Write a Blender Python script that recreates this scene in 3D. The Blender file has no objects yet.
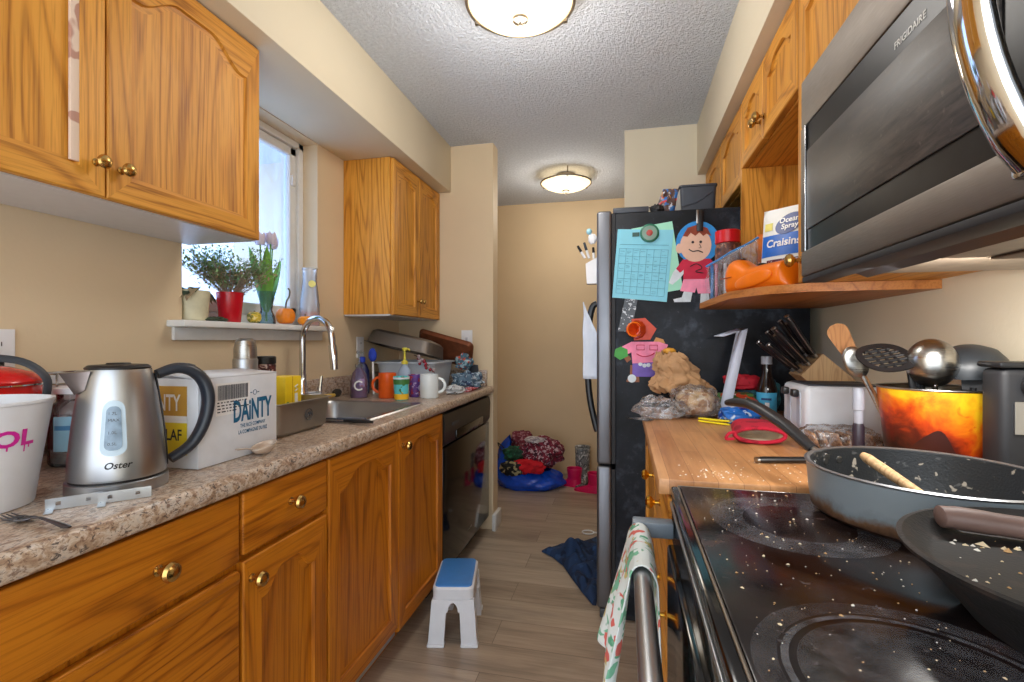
import bpy, bmesh, math, random
from mathutils import Vector, Matrix, noise
random.seed(7)
C = bpy.context.scene.collection
PI = math.pi
V = Vector

# ------------------------------------------------------------------ materials
def srgb(r, g, b):
    f = lambda c: (c/255/12.92) if c/255 <= .04045 else ((c/255+.055)/1.055)**2.4
    return (f(r), f(g), f(b), 1)
MATS = {}
class G:
    """small node graph helper"""
    def __init__(s, name):
        s.m = bpy.data.materials.new(name); s.m.use_nodes = True
        s.t = s.m.node_tree; s.n = s.t.nodes; s.b = s.n['Principled BSDF']
        s.out = s.n['Material Output']
    def node(s, typ, ins={}, **props):
        n = s.n.new(typ)
        for k, v in props.items(): setattr(n, k, v)
        for k, v in ins.items(): s.set(n.inputs[k], v)
        return n
    def set(s, sock, v):
        if hasattr(v, 'is_output'): s.t.links.new(v, sock)
        else: sock.default_value = v
    def coord(s, scale=(1,1,1), rnd=False):
        tc = s.node('ShaderNodeTexCoord'); src = tc.outputs['Object']
        if rnd:
            oi = s.node('ShaderNodeObjectInfo')
            a = s.node('ShaderNodeMath', {0: oi.outputs['Random'], 1: 37.0}, operation='MULTIPLY')
            src = s.node('ShaderNodeVectorMath', {0: src, 1: a.outputs[0]}, operation='ADD').outputs[0]
        return s.node('ShaderNodeMapping', {'Vector': src, 'Scale': scale}).outputs[0]
    def noise(s, vec, scale=5, detail=3, rough=.5, dist=0):
        return s.node('ShaderNodeTexNoise', {'Vector': vec, 'Scale': scale, 'Detail': detail, 'Roughness': rough, 'Distortion': dist}).outputs['Fac']
    def ramp(s, fac, stops, interp='LINEAR'):
        r = s.node('ShaderNodeValToRGB', {'Fac': fac}); e = r.color_ramp
        e.interpolation = interp
        while len(e.elements) < len(stops): e.elements.new(.5)
        for el, (p, c) in zip(e.elements, stops):
            el.position = p; el.color = c if len(c) == 4 else (*c, 1)
        return r.outputs['Color']
    def mix(s, fac, a, b, mode='MIX'):
        n = s.node('ShaderNodeMix', data_type='RGBA', blend_type=mode)
        s.set(n.inputs[0], fac); s.set(n.inputs[6], a); s.set(n.inputs[7], b)
        return n.outputs[2]
    def math(s, op, a, b=0.0):
        return s.node('ShaderNodeMath', {0: a, 1: b}, operation=op).outputs[0]
    def bump(s, h, strength=.3, dist=.002):
        s.set(s.b.inputs['Normal'], s.node('ShaderNodeBump', {'Height': h, 'Strength': strength, 'Distance': dist}).outputs[0])
    def base(s, col=None, rough=None, metal=None, **kw):
        if col is not None: s.set(s.b.inputs['Base Color'], col)
        if rough is not None: s.set(s.b.inputs['Roughness'], rough)
        if metal is not None: s.set(s.b.inputs['Metallic'], metal)
        for k, v in kw.items(): s.set(s.b.inputs[k], v)

def mat(name, rgb=(128,128,128), rough=.5, metal=0, var=.12, vs=30, bump=0, bs=200, **kw):
    """plain surface with slight procedural mottling"""
    if name in MATS: return MATS[name]
    g = G(name); c = srgb(*rgb); v = g.coord()
    n = g.noise(v, vs, 3)
    lo = tuple(x*(1-var) for x in c[:3]); hi = tuple(min(1, x*(1+var)) for x in c[:3])
    g.base(g.ramp(n, [(.3, lo), (.7, hi)]), rough, metal, **kw)
    if bump: g.bump(g.noise(v, bs, 2), bump, .002)
    MATS[name] = g.m; return g.m

def oak(name, scale, light, mid, dark, rough=.45):
    g = G(name); v = g.coord(scale, True)
    n1 = g.noise(v, 1.0, 1.5, .4, .25)
    ring = g.math('ADD', g.math('MULTIPLY', g.math('SINE', g.math('MULTIPLY', n1, 75.0)), .5), .5)
    lg = 6.0/min(scale); v2 = g.node('ShaderNodeMapping', {'Vector': v, 'Scale': tuple(lg if q == min(scale) else 190.0/q for q in scale)}).outputs[0]
    pores = g.noise(v2, 1.0, 2, .6)
    tone = g.noise(v, .6, 2)
    col = g.ramp(ring, [(0, dark), (.10, mid), (.45, light), (1, light)])
    col = g.mix(.42, col, g.ramp(pores, [(.36, dark), (.52, light)]))
    col = g.mix(.30, col, g.ramp(tone, [(.3, dark), (.75, light)]))
    g.base(col, rough, **{'Specular IOR Level': .3})
    g.bump(pores, .03, .001)
    return g.m
OL, OM, OD = srgb(226,160,64), srgb(196,124,34), srgb(134,74,14)
oak_z = oak('oak grain up', (7, 7, .7), OL, OM, OD)
oak_y = oak('oak grain along', (7, .7, 7), OL, OM, OD)
LL, LM, LD = srgb(200,122,26), srgb(176,96,14), srgb(114,56,4)
oak2_z = oak('base oak grain up', (7, 7, .7), LL, LM, LD)
oak2_y = oak('base oak grain along', (7, .7, 7), LL, LM, LD)

def wallpaint(name, rgb, bs=90):
    g = G(name); v = g.coord()
    c = srgb(*rgb); n = g.noise(v, 2.5, 3)
    g.base(g.ramp(n, [(.3, tuple(x*.96 for x in c[:3])), (.7, tuple(min(1, x*1.03) for x in c[:3]))]), .6)
    g.bump(g.noise(v, bs, 3), .12, .003); return g.m
m_wall = wallpaint('tan wall paint', (220,198,164))
m_soffit = wallpaint('cream soffit paint', (222,210,184))
m_wallback = wallpaint('hall wall paint', (216,190,152))
m_white = mat('white trim paint', (226,226,224), .4, var=.03)
def popcorn():
    g = G('popcorn ceiling'); v = g.coord()
    a = g.noise(v, 70, 4, .65); b = g.noise(v, 150, 2, .5)
    h = g.math('ADD', g.math('POWER', a, 2.0), g.math('MULTIPLY', b, .25))
    g.base(g.ramp(a, [(.25, srgb(204,209,218)), (.7, srgb(234,239,247))]), .9)
    g.bump(h, .95, .025); return g.m
m_ceil = popcorn()
def planks():
    g = G('laminate plank floor')
    tc = g.node('ShaderNodeTexCoord').outputs['Object']
    br = g.node('ShaderNodeTexBrick', {'Vector': tc, 'Color1': (.1,.1,.1,1), 'Color2': (.9,.9,.9,1), 'Mortar': (0,0,0,1), 'Scale': 1.0, 'Mortar Size': .0012, 'Mortar Smooth': .2, 'Bias': 0.0, 'Brick Width': 1.15, 'Row Height': .165})
    br.offset = .37
    sep = g.node('ShaderNodeSeparateColor', {'Color': br.outputs['Color']}).outputs[0]
    sh = g.node('ShaderNodeCombineXYZ', {'Y': g.math('MULTIPLY', sep, 9.0), 'Z': g.math('MULTIPLY', sep, 5.0)}).outputs[0]
    v = g.node('ShaderNodeVectorMath', {0: tc, 1: sh}, operation='ADD').outputs[0]
    v1 = g.node('ShaderNodeMapping', {'Vector': v, 'Scale': (1.7, 15, 1)}).outputs[0]
    v2 = g.node('ShaderNodeMapping', {'Vector': v, 'Scale': (6, 110, 1)}).outputs[0]
    n = g.noise(v1, 1.0, 4, .6, .6); f = g.noise(v2, 1.0, 3, .6)
    col = g.ramp(n, [(.33, srgb(78,62,50)), (.45, srgb(142,122,102)), (.58, srgb(172,150,128)), (.75, srgb(192,172,150))])
    col = g.mix(.3, col, g.ramp(f, [(.3, srgb(104,88,76)), (.65, srgb(200,184,164))]))
    col = g.mix(.45, col, g.ramp(sep, [(0, srgb(150,132,114)), (1, srgb(202,186,166))]))
    col = g.mix(g.math('MULTIPLY', br.outputs['Fac'], .75), col, srgb(84,66,54))
    g.base(col, .34); g.bump(g.math('SUBTRACT', g.math('MULTIPLY', f, .3), br.outputs['Fac']), .2, .002)
    return g.m
m_floor = planks()
def granite():
    g = G('speckled laminate worktop'); v = g.coord((1,1,1))
    vs = g.node('ShaderNodeMapping', {'Vector': v, 'Scale': (2.4, 1.5, 2.0), 'Rotation': (0,0,.5)}).outputs[0]
    a = g.noise(vs, 26, 4, .65, .8); b = g.noise(vs, 70, 3, .7, .4); c = g.noise(vs, 48, 4, .7, .8); d = g.noise(vs, 12, 3, .6, .5)
    col = g.ramp(a, [(.3, srgb(136,104,84)), (.45, srgb(180,154,130)), (.56, srgb(206,190,174)), (.75, srgb(156,152,152))])
    col = g.mix(g.ramp(b, [(.52, (0,0,0)), (.62, (.85,.85,.85))]), col, srgb(122,92,74))
    col = g.mix(g.ramp(c, [(.57, (0,0,0)), (.62, (.9,.9,.9))]), col, srgb(66,56,56))
    col = g.mix(g.ramp(d, [(.55, (0,0,0)), (.75, (.5,.5,.5))]), col, srgb(180,150,130))
    g.base(col, .3); return g.m
m_granite = granite()
m_mwblack = mat('microwave black glass', (26,25,26), .3, var=.2, **{'Specular IOR Level': .15})
def butcher():
    g = G('butcher block')
    tc = g.node('ShaderNodeTexCoord').outputs['Object']
    rot = g.node('ShaderNodeMapping', {'Vector': tc, 'Rotation': (0, 0, PI/2)}).outputs[0]
    br = g.node('ShaderNodeTexBrick', {'Vector': rot, 'Color1': (.0,.0,.0,1), 'Color2': (1,1,1,1), 'Mortar': (.5,.5,.5,1), 'Scale': 1.0, 'Mortar Size': .0004, 'Brick Width': .55, 'Row Height': .045})
    sep = g.node('ShaderNodeSeparateColor', {'Color': br.outputs['Color']}).outputs[0]
    v = g.node('ShaderNodeMapping', {'Vector': tc, 'Scale': (60, 5, 60)}).outputs[0]
    n = g.noise(v, 1, 4, .6, .4)
    col = g.mix(.5, g.ramp(n, [(.3, srgb(150,98,56)), (.7, srgb(206,150,98))]), g.ramp(sep, [(0, srgb(164,108,62)), (1, srgb(212,158,106))]))
    col = g.mix(br.outputs['Fac'], col, srgb(120,74,40))
    g.base(col, .4); return g.m
m_butcher = butcher()
def steel(name, rgb=(176,174,170), rough=.28, aniso=(1, 1, 120), metal=1.0):
    g = G(name); v = g.coord(aniso); n = g.noise(v, 6, 3, .6); n2 = g.noise(g.coord(), 8, 3)
    c = srgb(*rgb)
    g.base(g.ramp(n2, [(.3, tuple(x*.86 for x in c[:3])), (.7, c)]), g.node('ShaderNodeMapRange', {'Value': n, 'To Min': rough*.7, 'To Max': rough*1.4}).outputs[0], metal)
    g.bump(n, .04, .001); return g.m
m_steel = steel('brushed steel'); m_steelr = steel('brushed steel rough', (182,184,188), .34, (1, 120, 120))
m_mwsteel = steel('range steel', (132,124,116), .5, (1, 6, 160))
m_sink = steel('sink steel', (170,170,172), .3, (60, 3, 3))
m_dullsteel = steel('stained steel', (176,172,164), .42, (20, 3, 3))
m_oldpan = steel('stained roasting pan', (132,124,116), .5, (4, 4, 4), .8)
m_chrome = mat('chrome', (214,214,216), .08, 1, .02)
m_brass = mat('aged brass', (196,158,92), .25, 1, .12, 60)
m_gold = mat('bright brass', (220,170,70), .2, 1, .08, 60)
m_nickel = mat('brushed nickel', (150,140,126), .3, 1)
m_black = mat('black plastic', (24,24,26), .38, var=.1)
m_blackm = mat('matt black', (30,30,33), .6, var=.15)
m_char = mat('charcoal plastic', (58,62,70), .45)
m_fridge = None
def fridge_black():
    g = G('textured black fridge side'); v = g.coord()
    a = g.noise(v, 260, 2, .5); d = g.noise(v, 5, 5, .65); e = g.noise(v, 90, 3, .7)
    col = g.ramp(d, [(.4, srgb(13,16,21)), (.58, srgb(28,33,41)), (.70, srgb(66,74,86))])
    col = g.mix(g.ramp(e, [(.66, (0,0,0)), (.76, (.5,.5,.5))]), col, srgb(96,100,108))
    g.base(col, .5, **{'Specular IOR Level': .25}); g.bump(a, .5, .0015); return g.m
m_fridge = fridge_black()
def glassblack():
    g = G('black ceramic glass'); v = g.coord()
    d = g.noise(v, 9, 5, .65, .5); s = g.noise(v, 55, 4, .7, .3)
    col = g.ramp(d, [(.35, srgb(10,9,10)), (.55, srgb(30,21,20)), (.72, srgb(66,48,44))])
    col = g.mix(g.ramp(s, [(.62, (0,0,0)), (.76, (.6,.6,.6))]), col, srgb(112,104,104))
    r = g.node('ShaderNodeMapRange', {'Value': d, 'From Min': .3, 'From Max': .75, 'To Min': .06, 'To Max': .32}).outputs[0]
    g.base(col, r); return g.m
m_cook = glassblack()
m_gblack = mat('gloss black', (14,13,14), .1, var=.2)
def ovenwindow():
    g = G('smeared dark glass'); v = g.coord((1, 2, 14))
    s = g.noise(v, 6, 5, .7, .4); d = g.noise(g.coord(), 70, 3, .7)
    col = g.ramp(s, [(.35, srgb(44,40,38)), (.7, srgb(82,74,68))])
    col = g.mix(g.ramp(d, [(.62, (0,0,0)), (.75, (.25,.25,.25))]), col, srgb(140,128,116))
    g.base(col, g.node('ShaderNodeMapRange', {'Value': s, 'To Min': .3, 'To Max': .55}).outputs[0], **{'Specular IOR Level': .3}); return g.m
m_mwglass = ovenwindow()
def clear(name, rgb=(255,255,255), alpha=.25, rough=.08, noisy=False):
    """thin clear plastic or glass: tinted see-through film, Fresnel reflections, a little haze"""
    g = G(name)
    tr = g.node('ShaderNodeBsdfTransparent', {'Color': srgb(*rgb)})
    gl = g.node('ShaderNodeBsdfGlossy', {'Color': (1,1,1,1), 'Roughness': rough})
    df = g.node('ShaderNodeBsdfDiffuse', {'Color': srgb(*rgb)})
    fr = g.node('ShaderNodeFresnel', {'IOR': 1.45})
    f = alpha
    if noisy:
        n = g.noise(g.coord(), 40, 3, .6, 1.2)
        f = g.node('ShaderNodeMapRange', {'Value': n, 'From Min': .42, 'From Max': .66, 'To Min': alpha*.25, 'To Max': min(1, alpha*3)}).outputs[0]
        bp = g.node('ShaderNodeBump', {'Height': n, 'Strength': .6, 'Distance': .01}).outputs[0]
        g.set(gl.inputs['Normal'], bp); g.set(fr.inputs['Normal'], bp)
    m1 = g.node('ShaderNodeMixShader', {0: f, 1: tr.outputs[0], 2: df.outputs[0]})
    m2 = g.node('ShaderNodeMixShader', {0: fr.outputs[0], 1: m1.outputs[0], 2: gl.outputs[0]})
    g.t.links.new(m2.outputs[0], g.out.inputs['Surface']); return g.m
def film(name, rgb, alpha, rough, scale):
    """dull see-through deposit on a surface"""
    g = G(name); g.base(srgb(*rgb), rough)
    n = g.noise(g.coord(), scale, 4, .65, .6)
    f = g.node('ShaderNodeMapRange', {'Value': n, 'From Min': .38, 'From Max': .7, 'To Min': alpha*.3, 'To Max': min(1, alpha*2)}).outputs[0]
    tr = g.node('ShaderNodeBsdfTransparent')
    mx = g.node('ShaderNodeMixShader', {0: f, 1: tr.outputs[0], 2: g.b.outputs[0]})
    g.t.links.new(mx.outputs[0], g.out.inputs['Surface']); return g.m
m_clear = clear('clear plastic', (240,243,246), .06)
m_film = clear('crinkled clear film', (244,245,248), .07, .18, True)
m_blueglass = clear('blue glass', (188,222,240), .10, .05)
def pane():
    g = G('misted window pane')
    n = g.noise(g.coord((1, 1, .5)), 14, 5, .7, .8)
    tr = g.node('ShaderNodeBsdfTransparent', {'Color': srgb(206,220,240)})
    tl = g.node('ShaderNodeBsdfTranslucent', {'Color': srgb(190,210,238)})
    f = g.node('ShaderNodeMapRange', {'Value': n, 'From Min': .3, 'From Max': .7, 'To Min': .05, 'To Max': .28}).outputs[0]
    mx = g.node('ShaderNodeMixShader', {0: f, 1: tr.outputs[0], 2: tl.outputs[0]})
    g.t.links.new(mx.outputs[0], g.out.inputs['Surface']); return g.m
m_pane = pane()
def emit(name, rgb, k):
    g = G(name); g.base(srgb(150,140,122), .4)
    g.b.inputs['Emission Color'].default_value = srgb(*rgb); g.b.inputs['Emission Strength'].default_value = k
    return g.m
def blotch(name, base, cols, scale=30, rough=.8, thr=.56, dist=.6):
    """printed fabric or food: base colour with blotches of other colours"""
    g = G(name); v = g.coord(rnd=False); col = srgb(*base)
    for k, cc in enumerate(cols):
        off = g.node('ShaderNodeVectorMath', {0: v, 1: (3.1*k+1, 7.7*k, 1.3*k)}, operation='ADD').outputs[0]
        n = g.noise(off, scale, 2, .5, dist)
        col = g.mix(g.ramp(n, [(thr, (0,0,0)), (thr+.03, (1,1,1))]), col, srgb(*cc))
    g.base(col, rough); g.bump(g.noise(v, 300, 2), .25, .002); return g.m

# ------------------------------------------------------------------ mesh builder
class MB:
    def __init__(s): s.v=[]; s.f=[]; s.mi=[]; s.m=0; s.M=Matrix.Identity(4)
    def add(s, vs, fs, mi=None):
        b = len(s.v); s.v += [s.M @ V(p) for p in vs]
        for f in fs: s.f.append([b+i for i in f]); s.mi.append(s.m if mi is None else mi)
        return s
    def box(s, x0, x1, y0, y1, z0, z1, bev=0, seg=2, mi=None):
        if x0>x1: x0,x1=x1,x0
        if y0>y1: y0,y1=y1,y0
        if z0>z1: z0,z1=z1,z0
        bm = bmesh.new(); bmesh.ops.create_cube(bm, size=1)
        for q in bm.verts: q.co = V(((x0+x1)/2+q.co.x*(x1-x0), (y0+y1)/2+q.co.y*(y1-y0), (z0+z1)/2+q.co.z*(z1-z0)))
        if bev: bmesh.ops.bevel(bm, geom=bm.edges[:], offset=min(bev, .49*min(x1-x0,y1-y0,z1-z0)), segments=seg, affect='EDGES', profile=.5)
        bm.verts.index_update()
        s.add([q.co.copy() for q in bm.verts], [[q.index for q in f.verts] for f in bm.faces], mi); bm.free(); return s
    def lathe(s, prof, c=(0,0,0), n=28, axis=None, mi=None, caps=True, sx=1, sy=1):
        """prof: (radius, height) from bottom to top around axis through c"""
        if axis is None: A = Matrix.Identity(3)
        else: A = V((0,0,1)).rotation_difference(V(axis).normalized()).to_matrix()
        vs=[]; fs=[]
        for r,h in prof:
            for k in range(n):
                a=2*PI*k/n; vs.append(V(c)+A@V((r*math.cos(a)*sx, r*math.sin(a)*sy, h)))
        for i in range(len(prof)-1):
            for k in range(n):
                k2=(k+1)%n; fs.append([i*n+k, i*n+k2, (i+1)*n+k2, (i+1)*n+k])
        if caps:
            if prof[0][0]>1e-5: fs.append(list(range(n))[::-1])
            if prof[-1][0]>1e-5: fs.append([(len(prof)-1)*n+k for k in range(n)])
        return s.add(vs, fs, mi)
    def tube(s, pts, r, n=10, caps=True, closed=False, flat=1.0, up=None, mi=None):
        pts=[V(p) for p in pts]; N=len(pts); vs=[]; fs=[]
        rr = r if isinstance(r,(list,tuple)) else [r]*N
        prev=None
        for i,p in enumerate(pts):
            if closed: t=pts[(i+1)%N]-pts[i-1]
            else: t=pts[min(i+1,N-1)]-pts[max(i-1,0)]
            t.normalize()
            if up is not None: a=V(up)
            elif prev is None: a=V((0,0,1)) if abs(t.z)<.9 else V((1,0,0))
            else: a=prev
            a=(a-t*a.dot(t))
            if a.length<1e-6: a=V((1,0,0))-t*t.x
            a.normalize(); prev=a; b=t.cross(a)
            for k in range(n):
                w=2*PI*k/n; vs.append(p+(a*math.cos(w)*flat+b*math.sin(w))*rr[i])
        for i in range(N if closed else N-1):
            j=(i+1)%N
            for k in range(n):
                k2=(k+1)%n; fs.append([i*n+k,i*n+k2,j*n+k2,j*n+k])
        if caps and not closed: fs.append(list(range(n))[::-1]); fs.append([(N-1)*n+k for k in range(n)])
        return s.add(vs,fs,mi)
    def prism(s, poly, fn, d0, d1, mi=None):
        """poly: list of 2D; fn(a,b,d) -> 3D"""
        n=len(poly); vs=[fn(a,b,d0) for a,b in poly]+[fn(a,b,d1) for a,b in poly]
        fs=[list(range(n))[::-1], [n+i for i in range(n)]]+[[i,(i+1)%n,n+(i+1)%n,n+i] for i in range(n)]
        return s.add(vs,fs,mi)
    def grid(s, fn, nu, nv, cu=False, mi=None):
        vs=[fn(i/(nu if cu else nu-1), j/(nv-1)) for j in range(nv) for i in range(nu)]; fs=[]
        for j in range(nv-1):
            for i in range(nu if cu else nu-1):
                i2=(i+1)%nu; fs.append([j*nu+i,j*nu+i2,(j+1)*nu+i2,(j+1)*nu+i])
        return s.add(vs,fs,mi)
    def blob(s, c, r, amp=.15, fr=3, seed=0, n=24, zmin=None, pw=1.0, mi=None):
        """lumpy ellipsoid; zmin flattens the bottom on a surface"""
        nv=max(8,n//2); vs=[]; fs=[]
        for j in range(nv+1):
            th=PI*j/nv
            for k in range(n):
                a=2*PI*k/n; d=V((math.sin(th)*math.cos(a), math.sin(th)*math.sin(a), -math.cos(th)))
                if pw!=1: d=V([math.copysign(abs(x)**pw,x) for x in d])
                q=1+amp*noise.noise(d*fr+V((seed*3.7,seed,0)))+amp*.5*noise.noise(d*fr*2.3+V((seed,0,seed*1.9)))
                p=V(c)+V((d.x*r[0]*q,d.y*r[1]*q,d.z*r[2]*q))
                if zmin is not None and p.z<zmin: p.z=zmin+.0005*(1+math.cos(th))
                vs.append(p)
        for j in range(nv):
            for k in range(n):
                k2=(k+1)%n; fs.append([j*n+k,j*n+k2,(j+1)*n+k2,(j+1)*n+k])
        return s.add(vs,fs,mi)
    def text(s, string, size, o, xd, yd, mi=None, align='LEFT', warp=None, bold=0.0, sx=1.0, ext=0.0):
        cu=bpy.data.curves.new('t','FONT'); cu.body=string; cu.size=size; cu.align_x=align; cu.offset=bold; cu.resolution_u=3
        ob=bpy.data.objects.new('t',cu); C.objects.link(ob)
        dg=bpy.context.evaluated_depsgraph_get(); me=ob.evaluated_get(dg).to_mesh()
        xd,yd,o=V(xd).normalized(),V(yd).normalized(),V(o)
        if warp: vs=[warp(p.co.x*sx,p.co.y) for p in me.vertices]
        else: vs=[o+xd*p.co.x*sx+yd*p.co.y for p in me.vertices]
        fs=[list(p.vertices) for p in me.polygons]
        s.add(vs,fs,mi); ob.evaluated_get(dg).to_mesh_clear()
        bpy.data.objects.remove(ob); bpy.data.curves.remove(cu); return s
    def build(s, name, mats, parent=None, label=None, recalc=True, sharp=35, solid=0, sub=0):
        if not isinstance(mats,(list,tuple)): mats=[mats]
        vs=[V(p) for p in s.v]
        if parent is None:
            xs=[p.x for p in vs]; ys=[p.y for p in vs]
            off=V(((min(xs)+max(xs))/2,(min(ys)+max(ys))/2,min(p.z for p in vs)))
        else:
            off=V((0,0,0)); q=parent
            while q is not None: off+=q.location; q=q.parent
        me=bpy.data.meshes.new(name); me.from_pydata([p-off for p in vs],[],s.f)
        for m in mats: me.materials.append(m)
        me.polygons.foreach_set('material_index', s.mi)
        if recalc:
            bm=bmesh.new(); bm.from_mesh(me); bmesh.ops.remove_doubles(bm, verts=bm.verts[:], dist=1e-6)
            bmesh.ops.recalc_face_normals(bm, faces=bm.faces[:]); bm.to_mesh(me); bm.free()
        me.polygons.foreach_set('use_smooth',[True]*len(me.polygons))
        me.set_sharp_from_angle(angle=math.radians(sharp)); me.update()
        o=bpy.data.objects.new(name,me); C.objects.link(o)
        if parent is None: o.location=off
        else: o.parent=parent
        if label: o['label']=label
        if solid:
            md=o.modifiers.new('thick','SOLIDIFY'); md.thickness=solid; md.offset=0
        if sub:
            md=o.modifiers.new('sub','SUBSURF'); md.levels=sub; md.render_levels=sub
        return o
def thing(name, label, cat, loc, group=None):
    o=bpy.data.objects.new(name,None); C.objects.link(o); o.location=loc; o.empty_display_size=.05
    o['label']=label; o['category']=cat
    if group: o['group']=group
    return o
def tag(o, label, cat, group=None, kind=None):
    o['label']=label; o['category']=cat
    if group: o['group']=group
    if kind: o['kind']=kind
    return o
def struct(name, mb, mats, parent=None):
    o=mb.build(name,mats,parent)
    if parent is None: o['kind']='structure'
    return o
def P(*mbargs): return MB()
def copy_tree(o, loc=None, label=None, parent=None):
    c=o.copy(); C.objects.link(c)
    if parent: c.parent=parent
    if loc is not None: c.location=loc
    if label: c['label']=label
    for ch in list(o.children): copy_tree(ch, parent=c)
    return c
def arc(c, r, a0, a1, n, e1, e2):
    c,e1,e2=V(c),V(e1),V(e2)
    return [c+e1*r*math.cos(a0+(a1-a0)*i/(n-1))+e2*r*math.sin(a0+(a1-a0)*i/(n-1)) for i in range(n)]
def spline(pts, n=6):
    pts=[V(p) for p in pts]; out=[]
    for i in range(len(pts)-1):
        p0=pts[max(i-1,0)];p1=pts[i];p2=pts[i+1];p3=pts[min(i+2,len(pts)-1)]
        for k in range(n):
            t=k/n; out.append(.5*((2*p1)+(p2-p0)*t+(2*p0-5*p1+4*p2-p3)*t*t+(3*p1-p0-3*p2+p3)*t**3))
    out.append(pts[-1]); return out

# ------------------------------------------------------------------ camera
cam_d=bpy.data.cameras.new('camera'); cam=bpy.data.objects.new('camera',cam_d); C.objects.link(cam)
F=490.0; YAW=math.atan(112/F); H=1.175
cam_d.sensor_width=36; cam_d.lens=36*F/1024; cam_d.clip_start=.02
cam.location=(0,0,H); cam.rotation_euler=(PI/2,0,YAW)
bpy.context.scene.camera=cam

# ------------------------------------------------------------------ the room
WL,WR,WE,WB,CZ=-1.43,.74,2.95,4.34,2.41     # left wall, right wall, end walls, hall wall, ceiling
NY=-1.1
struct('floor', MB().box(-2.6,1.6,NY,WB+.1,-.1,0), m_floor)
struct('ceiling', MB().box(-2.6,1.6,NY,WB+.1,CZ,CZ+.1), m_ceil)
w=MB(); y0,y1,z0,z1=1.341,2.078,1.243,2.115       # window opening
w.box(WL-.2,WL,NY,y0,0,CZ).box(WL-.2,WL,y1,WE+.1,0,CZ).box(WL-.2,WL,y0,y1,0,z0-.022).box(WL-.2,WL,y0,y1,z1,CZ)
struct('wall_left', w, m_wall)
struct('wall_right', MB().box(WR,WR+.1,NY,WE+.1,0,CZ), m_soffit)
struct('wall_end_left', MB().box(WL,-.795,WE,WE+.11,0,CZ).box(-2.6,WL,WE,WE+.11,0,CZ), m_wall)
struct('wall_end_right', MB().box(.003,WR,WE,WE+.11,0,CZ).box(WR,1.6,WE,WE+.11,0,CZ), m_soffit)
struct('wall_back', MB().box(-2.6,1.6,WB,WB+.1,0,CZ), m_wallback)
struct('wall_hall_left', MB().box(-2.7,-2.6,WE,WB+.1,0,CZ), m_wallback)
struct('wall_hall_right', MB().box(1.6,1.7,WE,WB+.1,0,CZ), m_wallback)
struct('wall_soffit_left', MB().box(WL,-1.072,NY,WE,2.118,CZ,.004), m_soffit)
struct('wall_soffit_right', MB().box(.405,WR,NY,WE,2.118,CZ,.004), m_soffit)
b=MB(); b.box(-.7945,-.772,WE-.03,WE+.122,0,.1,.003)
struct('baseboard_end_left', b, m_white)
# window: sill, frame, sash, pane
sl=MB(); sl.box(-1.508,-1.36,1.285,2.115,1.221,1.243,.004)
sl2=MB(); sl2.box(WL+.001,WL+.014,1.30,2.10,1.178,1.2205,.003)
win=MB(); xo,xi=-1.56,-1.506
for a in ((y0,y0+.035,z0,z1),(y1-.035,y1,z0,z1),(y0,y1,z0,z0+.04),(y0,y1,z1-.03,z1)): win.box(xo,xi,*a,.003)
fr=struct('window_1', win, m_white); 
s2=MB(); ya,yb,za,zb=y0+.037,y1-.037,z0+.042,z1-.032
for a in ((ya,ya+.045,za,zb),(yb-.045,yb,za,zb),(ya,yb,za,za+.05),(ya,yb,zb-.04,zb)): s2.box(xo+.006,xi-.012,*a,.006)
s2.box(xi-.012,xi-.004,yb-.036,yb-.012,zb-.18,zb-.13,.002)
sa=s2.build('window_sash', m_white, fr)
MB().box(-1.540,-1.536,ya+.04,yb-.04,za+.045,zb-.035).build('window_pane', m_pane, fr)
struct('trim_1', sl, m_white); struct('trim_2', sl2, m_white)
# jamb lining of the deep window reveal
# ceiling lights
m_bowl=emit('glowing frosted glass',(255,226,176),1.6)
def ceil_light(x,y,label,k):
    t=thing('ceiling_light',label,'ceiling light',(x,y,CZ),'flush ceiling lights')
    zr=2.345; R=.186
    MB().lathe([(.06,CZ-.002),(.075,CZ-.006),(.075,CZ-.025),(.02,CZ-.03),(.012,2.29)],(x,y,0),24).build('ceiling_plate',m_nickel,t)
    MB().lathe([(.008,2.292),(.05,2.292),(.11,2.303),(.155,2.322),(.18,2.343),(.176,2.346),(.15,2.327),(.108,2.309),(.05,2.298),(.008,2.297)],(x,y,0),48,caps=False).build('glass_bowl',m_bowl,t)
    MB().tube([(x+R*math.cos(2*PI*i/48),y+R*math.sin(2*PI*i/48),zr) for i in range(48)],.006,8,closed=True).build('rim',m_nickel,t)
    f=MB().lathe([(.0,2.262),(.006,2.264),(.007,2.27),(.004,2.273),(.012,2.276),(.026,2.281),(.028,2.289),(.02,2.2915),(0,2.2915)],(x,y,0),24); f.build('finial',m_nickel,t)
    for q in range(3):
        a=.7+q*2*PI/3; px,py=x+R*math.cos(a),y+R*math.sin(a)
        MB().tube([(px,py,zr-.008),(px,py,CZ-.001)],.004,8).box(px-.008,px+.008,py-.008,py+.008,zr-.012,zr+.008,.003).build('clip',m_nickel,t)
    return t
ceil_light(-.35,1.66,'frosted glass bowl ceiling light with nickel rim, large one over the kitchen aisle',1)
ceil_light(-.42,3.63,'frosted glass bowl ceiling light with nickel rim, in the hall beyond the fridge',1)
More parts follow.
